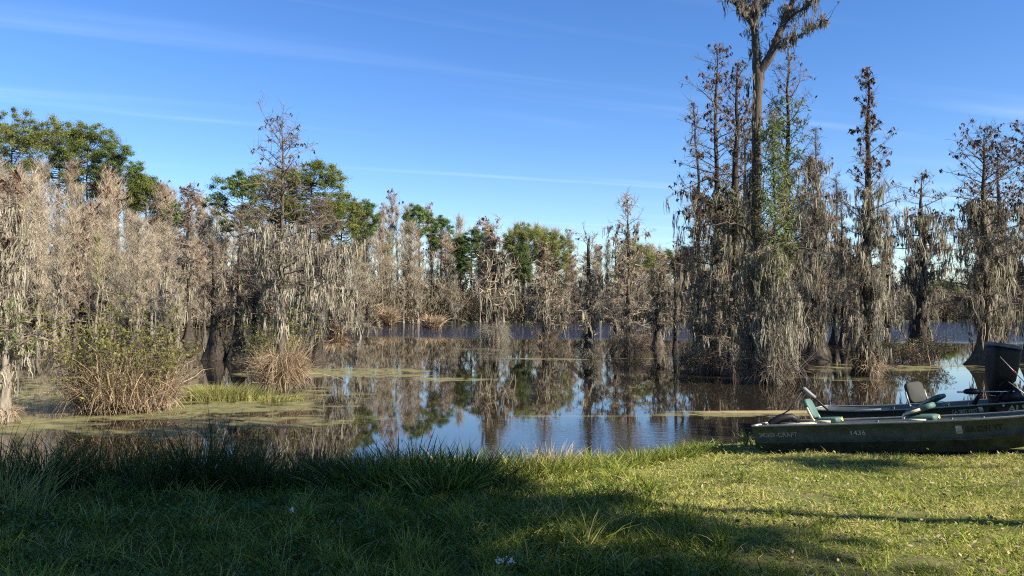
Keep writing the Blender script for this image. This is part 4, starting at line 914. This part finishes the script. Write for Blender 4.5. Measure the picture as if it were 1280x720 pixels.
def fold_seat(root, x, y, z, rz, ang, scale=1.0, back='seat', shell=None, bracket='tan', tagc=True):
    """folding boat seat: pad, back hinged at its rear, bent bracket at the hinge; ang = backrest angle from the pad"""
    base = Matrix.Translation((x, y, z)) @ Matrix.Rotation(rz, 4, 'Z') @ Matrix.Scale(scale, 4)
    g = G(); loft(g, cushion(.42, .40, .09, base @ Matrix.Translation((0.02, 0, .03)))); box(g, (-.12, -.14, -.02), (.14, .14, .03), base)
    pad = g.build('boat_seat', M['seat'], root, True)
    hb_ = base @ Matrix.Translation((-.20, 0, .10)) @ Matrix.Rotation(-ang, 4, 'Y')
    g = G(); loft(g, cushion(.40, .40, .085, hb_ @ Matrix.Translation((.23, 0, -.01)), 0.09))
    g.build('backrest', M[back], pad, True)
    for s in (-1, 1):
        g = G()
        b0 = base @ Vector((.10, s * .225, .045)); b1 = base @ Vector((-.20, s * .225, .06)); b2 = hb_ @ Vector((.02, s * .225, .03)); b3 = hb_ @ Vector((.26, s * .225, .03))
        for a, b in ((b0, b1), (b1, b2), (b2, b3)):
            a = np.array(a); b = np.array(b); tube(g, [a, b], 0.018, 4, cap=True)
        g.build('hinge_bracket', M[bracket], pad)
    if tagc:
        g = G(); leaves(g, np.array([(base @ Vector((.235, .08 + .03 * i, .07 + .02 * (i % 2))))[:] for i in range(4)]), .035, .022, nrm=np.array([[1, .2 * i - .3, .4] for i in range(4)]))
        g.build('strap_tag', M['yellow'], pad)
    return pad
def lettering(parent, text, x, f, s, hgt_, mat, name, width=None, shear=0.0, bold=0.0, flip=False, off=0.004):
    """raised letters lying on the outer side panel; x = where the text starts"""
    cu = bpy.data.curves.new(name, 'FONT'); cu.body = text; cu.size = 1.0; cu.shear = shear; cu.offset = bold; cu.resolution_u = 3; cu.extrude = 0.004
    ob = bpy.data.objects.new(name, cu); COL.objects.link(ob)
    dg = bpy.context.evaluated_depsgraph_get(); me_ = bpy.data.meshes.new_from_object(ob.evaluated_get(dg)); bpy.data.objects.remove(ob)
    n = len(me_.vertices); v = np.zeros(n * 3); me_.vertices.foreach_get('co', v); v = v.reshape(-1, 3)
    v[:, 0] -= v[:, 0].min(); v[:, 1] -= v[:, 1].min(); hh = v[:, 1].max(); ww = v[:, 0].max(); k = hgt_ / hh; kx = (width / ww) if width else k
    along = 1.0 if s < 0 else -1.0
    w = np.zeros_like(v)
    for i in range(n):
        xx = x + along * v[i, 0] * kx
        a = side_pt(xx, 0, s); b = side_pt(xx, 1, s); L_ = np.linalg.norm(b - a); up = (b - a) / L_
        nrm = np.cross([1, 0, 0], up); nrm = nrm * np.sign(nrm[1]) * s; nrm /= np.linalg.norm(nrm)
        w[i] = a + up * (f * L_ + v[i, 1] * k) + nrm * (off + v[i, 2] * 0.5)
    me_.vertices.foreach_set('co', w.ravel()); me_.update(); me_.materials.clear(); me_.materials.append(M[mat])
    o = bpy.data.objects.new(name, me_); COL.objects.link(o); o.parent = parent
    return o
def patch(parent, name, x0, x1, f0, f1, s, mat, off=0.003):
    g = G(); c = []
    for xx, ff in ((x0, f0), (x1, f0), (x1, f1), (x0, f1)):
        a = side_pt(xx, 0, s); b = side_pt(xx, 1, s); up = (b - a) / np.linalg.norm(b - a); nrm = np.cross([1, 0, 0], up); nrm = nrm * np.sign(nrm[1]) * s
        c.append((a + (b - a) * ff, nrm))
    box_v = [p + n_ * off * .2 for p, n_ in c] + [p + n_ * off for p, n_ in c]
    g.add(box_v, [[0, 1, 2, 3], [4, 5, 6, 7], [0, 1, 5, 4], [1, 2, 6, 5], [2, 3, 7, 6], [3, 0, 4, 7]])
    return g.build(name, M[mat], parent)

def boat_frame(stern, bow):
    """matrix with local x from stern to bow, level across"""
    s = Vector(stern); b = Vector(bow); X = (b - s).normalized(); Y = Vector((0, 0, 1)).cross(X).normalized(); Z = X.cross(Y)
    m4 = Matrix((X, Y, Z)).transposed().to_4x4(); m4.translation = s
    return m4
def place(root, m4): root.matrix_world = m4
def local_x_for(u, m4, f, s):
    """local x on the side panel seen in picture column u"""
    xs_ = np.linspace(0, 4.3, 400); best = None
    for x in xs_:
        p = m4 @ Vector(side_pt(x, f, s)); uu = 640 + FPX * p.x / (p.y * math.cos(PITCH) + (p.z - CAMZ) * math.sin(PITCH))
        if best is None or abs(uu - u) < best[0]: best = (abs(uu - u), x)
    return best[1]

B1 = boat_frame((3.95, 12.55, 0.075), (7.42, 10.30, 0.50)) @ Matrix.Rotation(R(-3.2), 4, 'X')
b1 = thing('jon_boat', 'olive jon boat nearest the lawn, lettered bow and two folding green seats', 'boat', (0, 0, 0)); place(b1, B1)
h1_ = make_hull(b1, ('hull',))
bench(b1, 0.22, 0.66, 0.40); bench(b1, 0.85, 1.22, 0.36); bench(b1, 1.95, 2.35, 0.36, 'inner'); bench(b1, 3.25, 4.2, 0.40, 'inner')
for y0_, y1_ in ((-.63, -.44), (.44, .63)):
    g = G(); box(g, (0.0, y0_, .425), (.10, y1_, .442)); g.build('stern_corner_cap', M['white'], b1)
fold_seat(b1, 0.98, -0.05, 0.405, R(-4), R(112), 0.76)
fold_seat(b1, 2.22, -0.05, 0.385, R(-2), R(18), 0.95)
xt = lambda u: local_x_for(u, B1, .4, -1)
lettering(h1_, 'SMOKER', xt(949), .34, -1, .07, 'dim', 'maker_lettering', width=xt(969) - xt(949), bold=0.01)
lettering(h1_, '-CRAFT', xt(970), .34, -1, .07, 'dim', 'maker_lettering', width=xt(997) - xt(970), bold=0.01)
lettering(h1_, '1436', xt(1064), .38, -1, .072, 'pale', 'size_lettering', width=xt(1083) - xt(1064), bold=0.012)
lettering(h1_, 'GA 0291 VT', xt(1207), .36, -1, .088, 'ink', 'registration_number', width=xt(1253) - xt(1207), bold=0.02)
patch(h1_, 'registration_sticker', xt(1195.5), xt(1203.5), .30, .74, -1, 'pale'); patch(h1_, 'sticker_print', xt(1197.5), xt(1201.5), .42, .60, -1, 'dim', .005)

B2 = boat_frame((9.3, 13.7, 0.38), (6.25, 16.45, -0.26)) @ Matrix.Scale(0.95, 4)
b2 = thing('jon_boat', 'darker olive jon boat behind the near one, bow to the water', 'boat', (0, 0, 0)); place(b2, B2)
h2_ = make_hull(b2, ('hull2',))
bench(b2, 0.25, 0.75, 0.38, 'inner'); bench(b2, 1.9, 2.3, 0.38, 'inner'); bench(b2, 3.2, 4.2, 0.41, 'inner')
fold_seat(b2, local_x_for(1162, B2, 1, 0.0), 0.05, 0.37, R(150), R(100), 1.05, back='seatgrey', bracket='rail', tagc=False)
fold_seat(b2, local_x_for(1158, B2, 1, 0.0) - .25, 0.30, 0.37, R(165), R(22), 0.9, tagc=True)
xq = lambda u: local_x_for(u, B2, .4, 1)
lettering(h2_, 'GA 0802 VRST', xq(1191), .45, 1, .085, 'pale', 'registration_number', width=xq(1191) - xq(1223), bold=0.008)
patch(h2_, 'registration_sticker', xq(1231), xq(1225), .42, .88, 1, 'pale')
lettering(h2_, 'ALS', xq(1259), .35, 1, .13, 'cream', 'brand_decal', width=xq(1259) - xq(1285), shear=0.25, bold=0.02)
patch(h2_, 'decal_stripe', xq(1264), xq(1290), .22, .36, 1, 'red', .006); patch(h2_, 'decal_stripe', xq(1266), xq(1290), .36, .46, 1, 'white', .007)
g = G(); p = side_pt(xq(1256.5), .86, 1); tube(g, [p + [0, .002, 0], p + [0, .02, 0]], .018, 10, cap=True); g.build('drain_cap', M['white'], h2_)

# --- motors and rods
def wpt(u, v, d): return np.array([x_at(u, d), d, height_at(v, d)])
def trolling_motor(name, label, loc, rz, tilt, shaft=0.85):
    root = thing(name, label, 'boat motor', loc); root.rotation_euler = (0, tilt, rz)
    return root
# near boat: tiller type clamped on the transom, tilted
d = 12.75
root = thing('trolling_motor', 'small electric motor at the left end of the near boat, grey tiller grip raised', 'boat motor', tuple(wpt(978, 520, d)))
o0 = wpt(978, 520, d)
def T(name, mat, pts, rad, sides=10, cap=True, par=None):
    g = G(); tube(g, np.array(pts) - o0, rad, sides, cap=cap); return g.build(name, M[mat], par or root, True)
T('shaft', 'black', [wpt(962, 526, d), wpt(985, 513, d), wpt(1003, 487, d)], 0.011)
T('clamp_bracket', 'black', [wpt(957, 535, d), wpt(962, 529, d), wpt(974, 523, d), wpt(988, 521, d), wpt(998, 527, d)], [.05, .055, .07, .055, .04], 8)
tl = T('tiller', 'black', [wpt(1035, 514, d - .1), wpt(1021, 501, d), wpt(1015, 497, d)], 0.016)
T('tiller_grip', 'grey', [wpt(1018, 497, d), wpt(1012, 493, d), wpt(1004, 486, d), wpt(1002, 485, d)], [.026, .034, .034, .02], 12, par=tl)
# outboard on the back boat's stern
d = 13.9
o0 = wpt(1244, 503, d)
root = thing('outboard_motor', 'big black outboard with a grey-edged cowl standing over the back boat', 'boat motor', tuple(o0))
def ringp(u, v, wd, dp, slope, r=.09, n=5):
    wd *= .92; c = wpt(u, v, d); o = roundrect(wd, dp, min(r, dp * .45, wd * .45), n)
    return [(c[0] + a, c[1] + b, c[2] - a * slope) for a, b in o] 
g = G(); rr_ = [ringp(1240, 494, .14, .14, .1, .05), ringp(1242, 487, .24, .20, .3), ringp(1245, 480, .33, .28, .4), ringp(1249, 470, .44, .34, .4), ringp(1251, 455, .50, .36, .2), ringp(1253, 441, .52, .36, .14), ringp(1254, 435, .52, .36, .16)]
g2 = G(); loft(g, np.array(rr_) - o0); cw = g.build('cowl', M['black'], root, True)
g = G(); loft(g, np.array([ringp(1254, 434.5, .535, .375, .16), ringp(1254, 432.5, .545, .38, .16), ringp(1254, 430.5, .52, .36, .16), ringp(1254, 429.5, .42, .28, .16)]) - o0); g.build('cowl_cap', M['cowltop'], cw, True)
T('midsection', 'black', [wpt(1241, 495, d), wpt(1240, 503, d), wpt(1240, 520, d)], [.10, .08, .07], 10)
T('tiller', 'black', [wpt(1247, 484, d - .2), wpt(1257, 475, d - .25), wpt(1262, 473, d - .25), wpt(1264, 480, d - .25), wpt(1262, 491, d - .2)], 0.02)
g = G(); A_ = [wpt(1244, 500, d), wpt(1262, 480, d), wpt(1275, 499, d), wpt(1266, 507, d)]
g.add(np.concatenate([np.array(A_) - o0 + [0, -.12, 0], np.array(A_) - o0 + [0, .12, 0]]), [[0, 1, 2, 3], [7, 6, 5, 4], [0, 4, 5, 1], [1, 5, 6, 2], [2, 6, 7, 3], [3, 7, 4, 0]]); g.build('mount', M['black'], root)
# electric motor stowed level across the back boat
d = 13.7
o0 = wpt(1218, 503, d)
root = thing('trolling_motor', 'electric motor stowed level on the back boat, black pod with pale tip', 'boat motor', tuple(o0))
T('motor_pod', 'black', [wpt(1202, 490, d), wpt(1206, 489.5, d), wpt(1213, 489, d), wpt(1219, 489.5, d), wpt(1224, 489.7, d)], [.018, .045, .055, .05, .02], 12)
T('propeller_hub', 'white', [wpt(1195, 490, d), wpt(1202, 490, d)], [.016, .018], 10)
T('shaft', 'steel', [wpt(1223, 489.6, d), wpt(1266, 489.4, d)], 0.013)
T('mount', 'black', [wpt(1214, 505, d), wpt(1220, 496, d), wpt(1225, 490, d)], .022); T('mount', 'black', [wpt(1217, 506, d), wpt(1226, 491, d)], .016)
for (u0, v0, u1, v1, dd, lb) in ((1249, 446, 1296, 496, 12.0, 'longer fishing rod slanting up left past the black outboard'), (1259, 477, 1300, 508, 11.9, 'lower fishing rod with its tip below the black outboard')):
    o0 = wpt(u1, v1, dd); root = thing('fishing_rod', lb, 'fishing rod', tuple(o0))
    T('blank', 'rod', [wpt(u1, v1, dd), wpt((u0 + u1) / 2, (v0 + v1) / 2, dd), wpt(u0, v0, dd)], [.010, .007, .0045], 6)
    if u0 == 1249: T('float', 'red', [wpt(1265, 463.5, dd), wpt(1268.5, 466.7, dd)], [.018, .018], 8)

# ------------------------------------------------------------------ near bank: lawn, rushes, weeds
rng = np.random.default_rng(501)
def bank_points(n, y0, y1, power=1.3, marg=1.6, seed=1):
    r = np.random.default_rng(seed)
    t = r.uniform(0, 1, n); y = (y0 ** (1 - power) + t * (y1 ** (1 - power) - y0 ** (1 - power))) ** (1 / (1 - power))
    x = r.uniform(-1, 1, n) * (0.68 * y + marg)
    return x, y
def shore_dist(x, y): return np.interp(x, SHX, SHY) - y
def b1_clear(x, y):
    q = np.array(B1.inverted()); X = q[0, 0] * x + q[0, 1] * y + q[0, 3]; Y = q[1, 0] * x + q[1, 1] * y + q[1, 3]
    q2 = np.array(B2.inverted()); X2 = q2[0, 0] * x + q2[0, 1] * y + q2[0, 3]; Y2 = q2[1, 0] * x + q2[1, 1] * y + q2[1, 3]
    return ~(((X > -.02) & (X < 4.2) & (np.abs(Y) < .56)) | ((X2 > -.02) & (X2 < 4.2) & (np.abs(Y2) < .56)))
x, y = bank_points(430000, 3.6, 17.0, 1.25)
h = land(x, y); s = shore_dist(x, y); ok = (h > 0.02) & b1_clear(x, y) & (np.random.default_rng(6).uniform(0, 1, len(x)) > 0.85 * sm(.60, .74, fbm(x * 1.3, y * 1.3, 51))); x, y, h, s = x[ok], y[ok], h[ok], s[ok]
n = len(x); rng = np.random.default_rng(502)
pat = fbm(x * 0.7, y * 0.7, 21); pat2 = fbm(x * 2.3, y * 2.3, 31)
mown_sunlit = sm(0.4, 2.6, x + 0.25 * (y - 8))                        # right is short, drier, tinted as sunlit; left is rank, lush, tinted as shaded
ln = (0.055 + 0.10 * pat2 ** 2) * (1.25 - 0.55 * mown_sunlit) * (0.7 + 0.6 * pat) * rng.uniform(0.5, 1.5, n) + 0.10 * sm(1.6, 0.2, s) * rng.uniform(0.3, 1.2, n) * (1 - 0.6 * mown_sunlit) * sm(-4.5, 0, x)
tall = rng.uniform(0, 1, n) < 0.03 * (1 - mown_sunlit) + 0.006; ln = np.where(tall, ln * 2.2, ln)
dryp = np.clip(0.10 + 0.35 * mown_sunlit * sm(0.40, 0.62, pat) + 0.14 * mown_sunlit + 0.12 * (pat2 > .6), 0, .75)
tint = np.where(rng.uniform(0, 1, n) < dryp, rng.uniform(0.88, 1.0, n), np.clip(rng.normal(0.16 + 0.3 * (pat - .3) + 0.45 * mown_sunlit, 0.18, n), 0, 0.84))  # green tint rises rightward, painting the sunlit side lighter than the shaded left
tl_ = .42 + .5 * mown_sunlit; D = unit(np.stack([rng.normal(0, 1, n) * tl_, rng.normal(0, 1, n) * tl_, np.ones(n)], 1)); bend = rng.normal(0, .35, (n, 3)); bend[:, 2] = -rng.uniform(0, .35, n)
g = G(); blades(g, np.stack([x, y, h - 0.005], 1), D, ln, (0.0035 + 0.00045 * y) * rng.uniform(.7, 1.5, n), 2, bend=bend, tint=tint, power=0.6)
# coarse tufts in the rank part
tx, ty = bank_points(2300, 4.0, 14.0, 1.4, seed=8); ok = (shore_dist(tx, ty) > .15) & b1_clear(tx, ty) & (np.random.default_rng(4).uniform(0, 1, 2300) < np.where(tx > 1.8, .22, 1)); tx, ty = tx[ok], ty[ok]
k = 34; n2_ = len(tx) * k; big_ = np.repeat((.10 + .34 * rng.uniform(0, 1, len(tx)) ** 1.6) * np.where(tx > 1.8, .55, 1), k); px = np.repeat(tx, k) + rng.normal(0, .05, n2_); py = np.repeat(ty, k) + rng.normal(0, .05, n2_)
D = unit(np.stack([rng.normal(0, .38, n2_), rng.normal(0, .38, n2_), np.ones(n2_)], 1)); bend = D * [.6, .6, 0]; bend[:, 2] = -rng.uniform(.1, .5, n2_)
blades(g, np.stack([px, py, land(px, py) - .005], 1), D, big_ * rng.uniform(.4, 1.1, n2_), (.005 + .0004 * py) * rng.uniform(.7, 1.5, n2_), 3, bend=bend, tint=np.clip(np.repeat(rng.uniform(.05, .9, len(tx)), k) + rng.normal(0, .12, n2_), 0, 1), power=.6)
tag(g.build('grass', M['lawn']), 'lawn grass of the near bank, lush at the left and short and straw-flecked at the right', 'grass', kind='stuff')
lx, ly = bank_points(5200, 3.8, 13.5, 1.4, seed=14); rng = np.random.default_rng(505); ok = (shore_dist(lx, ly) > .1) & b1_clear(lx, ly); lx, ly = lx[ok], ly[ok]; n = len(lx)
g = G(); leaves(g, np.stack([lx, ly, land(lx, ly) + rng.uniform(.02, .07, n)], 1), rng.uniform(.012, .035, n), rng.uniform(.007, .016, n), up=1.2)
tag(g.build('fallen_leaves', M['dry']), 'dry fallen leaves lying in the bank grass', 'leaf litter', kind='stuff')
# small round-leaved weeds among the grass
x, y = bank_points(46000, 3.8, 12.5, 1.4, seed=3); pat = fbm(x * 0.9, y * 0.9, 41); rng = np.random.default_rng(503)
ok = (shore_dist(x, y) > .3) & b1_clear(x, y) & (rng.uniform(0, 1, len(x)) < sm(.40, .62, pat) * np.where(x > 1.5, .12, 1.0)); x, y = x[ok], y[ok]; n = len(x)
g = G(); leaves(g, np.stack([x, y, land(x, y) + rng.uniform(.03, .16, n)], 1), rng.uniform(.010, .032, n), rng.uniform(.008, .020, n), up=1.6)
tag(g.build('ground_weeds', M['weed']), 'small round-leaved weeds scattered through the bank grass', 'weeds', kind='stuff')

# rush clumps: three shapes, then copies along the water's edge
def rush_proto(n, r, h, mat, seed, wid=0.007, lean=.35, dry=0.1):
    rng_ = np.random.default_rng(seed); global rng; rng = rng_
    g = G(); P = np.stack([rng.normal(0, r * .5, n), rng.normal(0, r * .5, n), np.full(n, -.06)], 1)
    D = unit(np.stack([P[:, 0] / r * lean + rng.normal(0, .16, n), P[:, 1] / r * lean + rng.normal(0, .16, n), np.ones(n)], 1))
    L_ = h * rng.uniform(.35, 1.12, n); bend = D * [1, 1, 0] * .5 + rng.normal(0, .08, (n, 3)); bend[:, 2] = -rng.uniform(0, .25, n)
    tint = np.where(rng.uniform(0, 1, n) < dry, rng.uniform(.88, 1, n), rng.uniform(0, .84, n))
    blades(g, P, D, L_, wid * rng.uniform(.6, 1.4, n), 4, bend=bend, tint=tint, power=.45)
    return g.mesh('rush_clump', M[mat])
PRU = [rush_proto(140, .30, 1.0, 'rush', 601, .014), rush_proto(110, .36, .68, 'rush', 602, .014, .5, .06), rush_proto(110, .24, 1.2, 'rush', 603, .010, .28, .15), rush_proto(260, .34, .50, 'lawn', 604, .016, .7, .08)]
rr = random.Random(9)
RL = ['dark tall rush clump along the water at the left of the near bank', 'dark low rush clump along the water at the left of the near bank', 'dark thin-stemmed rush clump along the water at the left of the near bank', 'green leafy grass clump along the near bank below the open water']
def rush(pi, u, s_off, sc):
    y = 11.0
    for _ in range(6):
        x = x_at(u, y); y = float(np.interp(x, SHX, SHY)) - s_off
    o = bpy.data.objects.new('rush_clump', PRU[pi]); COL.objects.link(o)
    o.location = (x, y, float(land(np.array([x]), np.array([y]))[0])); o.rotation_euler = (0, 0, rr.uniform(0, 6.28)); o.scale = (sc, sc, sc * rr.uniform(.85, 1.15))
    tag(o, RL[pi], 'rushes', ['tall rushes at the left bank', 'low rushes at the left bank', 'thin rushes at the left bank', 'leafy clumps below the open water'][pi])
for i in range(17): rush(rr.choice([0, 2, 0, 1]), -30 + 205 * i / 16 + rr.uniform(-8, 8), rr.uniform(-.15, .55), rr.uniform(.62, .92))
for i in range(22): rush(rr.choice([0, 1, 1, 2, 0]), 185 + 165 * i / 21 + rr.uniform(-8, 8), rr.uniform(-.2, .9), rr.uniform(.55, 1.02))
for i in range(13): rush(rr.choice([1, 1, 3]), 355 + 90 * i / 12 + rr.uniform(-6, 6), rr.uniform(-.1, .6), rr.uniform(.55, .85))
for i in range(16): rush(rr.choice([1, 3, 3, 3]), 440 + 145 * i / 15 + rr.uniform(-6, 6), rr.uniform(-.1, .9), rr.uniform(.85, 1.4))
for i in range(14): rush(rr.choice([3, 3, 1]), 590 + 110 * i / 13 + rr.uniform(-6, 6), rr.uniform(.0, .6), rr.uniform(.6, .85))
for i in range(14): rush(3, 705 + 170 * i / 13 + rr.uniform(-6, 6), rr.uniform(.0, .6), rr.uniform(.5, .75))
for i, (u, so_, sc, mt, h_, lb) in enumerate(((462, .1, 1, 'dry', .75, 'pale dry grass clump among rushes left of centre on the bank'), (655, .2, 1, 'dry', .45, 'straw-coloured clump at the water edge below the stump island'), (688, .1, 1, 'dry', .50, 'pale straw tuft with tall seed stems at the water edge right of centre'), (742, .2, 1, 'dry', .32, 'small buff straw clump at the water edge, rightmost'), (12, 1.5, 1, 'tuft', .75, 'yellow-green grass tussock at the left edge of the near bank'))):
    y = 11.2
    for _ in range(6):
        x = x_at(u, y); y = float(np.interp(x, SHX, SHY)) - so_
    tuft('bank_grass_clump', lb, (x, y, float(land(np.array([x]), np.array([y]))[0]) - .02), 260, .42, h_, mt, 620 + i, lean=.6, wid=.009)
# sword-leaved plants by the boats
for i, (u, v, lb) in enumerate(((862, 562, 'broad sword-leaved green plant at the bank left of the boats'), (896, 560, 'second sword-leaved plant, nearer the boats'), (935, 552, 'upright narrow green leaves against the stern of the near boat'))):
    y = depth_of(v, .12); x = x_at(u, y); z = float(land(np.array([x]), np.array([y]))[0]); rng = np.random.default_rng(640 + i)
    g = G(); n = 30 if i < 2 else 40; P = rng.normal(0, .11, (n, 3)) * [1, 1, 0]; a = rng.uniform(0, 6.28, n); k = .55 if i < 2 else .2
    blades(g, P, unit(np.stack([np.cos(a) * k, np.sin(a) * k, np.ones(n)], 1)), rng.uniform(.18, .42, n) * (1 if i < 2 else 1.1), .034 if i < 2 else .014, 4, bend=np.stack([np.cos(a) * .35, np.sin(a) * .35, np.full(n, -.45)], 1), power=.6)
    o = g.build('sword_leaved_plant', M['vine']); o.location = (x, y, z); tag(o, lb, 'plant')
# little white flowers in the shaded grass
for i, (u, v, lb) in enumerate(((625, 699, 'small white-flowered stem in the shaded foreground grass, left of two'), (639, 700, 'small white-flowered stem in the shaded foreground grass, right of two'), (367, 637, 'single white flower head in the shade at left of centre'))):
    y = depth_of(v + 12, .62); x = x_at(u, y); z = float(land(np.array([x]), np.array([y]))[0]); rng = np.random.default_rng(660 + i)
    root = thing('wild_flower', lb, 'flower', (x, y, z)); top = height_at(v, y) - z
    g = G(); tube(g, [(0, 0, -.02), (.005, 0, top * .6), (0, 0, top)], .0022, 5); g.build('stem', M['weed'], root)
    g = G(); n = 26; leaves(g, rng.normal(0, .012, (n, 3)) + [0, 0, top - .004], .009, .006); g.build('flower_head', M['petal'], root)

# ------------------------------------------------------------------ trees beside and behind the viewer that throw the shade on the lawn
SH = [  # x, y, height, crown radius, crown base, clumps, leaves per clump, words
    (9.0, 1.0, 13.0, 3.3, 5.8, 70, 240, 'leafy oak standing right beside the viewer, its shade on the lawn'),
    (11.2, 3.2, 13.8, 3.3, 7.0, 66, 240, 'tall oak near the boats, just out of view on the right'),
    (7.0, -4.0, 14.5, 4.2, 4.6, 70, 240, 'leafy oak behind the viewer on the right, shading the foreground'),
    (18.5, -7.0, 17.0, 4.2, 6.5, 70, 230, 'tall oak farther right of the viewer'),
    (-3.5, -2.6, 13.0, 5.2, 5.6, 90, 240, 'unseen wide oak added over the viewer to block sky light'),  # added overhead crown, blocks the sky to deepen the lawn shade
    (2.6, -4.6, 13.5, 5.0, 5.4, 90, 240, 'unseen wide oak added behind the viewer to block sky light'),  # added likewise, keeps sky light off the grass from behind
    (-10.5, 0.2, 13.0, 4.4, 4.6, 80, 240, 'oak left of the viewer on the bank'),
    (16.2, 8.8, 8.4, 1.5, 4.6, 34, 200, 'small leafy tree right of the boats, shading the outboard'),
    (14.8, -6.5, 16.0, 4.6, 5.5, 70, 220, 'tall oak farther back right of the viewer'),
]
for i, (x, y, H, rc, zc, nc, lv, lb) in enumerate(SH):
    green_tree('oak_tree', lb, (x, y, float(land(np.array([x]), np.array([y]))[0])), H, rc, zc, 'green', n_cl=nc, leaves_n=lv, ls=0.15, seed=700 + i, r0=.12 if i == 1 else .3, gap=0.40 if i < 2 else 0.26, cat='tree')
green_tree('young_oak_tree', 'thin-crowned young tree off to the right, dappling the lawn by the boats', (21.0, 1.2, .9), 11.5, 3.6, 3.4, 'green', n_cl=26, leaves_n=170, ls=0.13, seed=750, r0=.12, gap=0.45, cl_r=0.7)
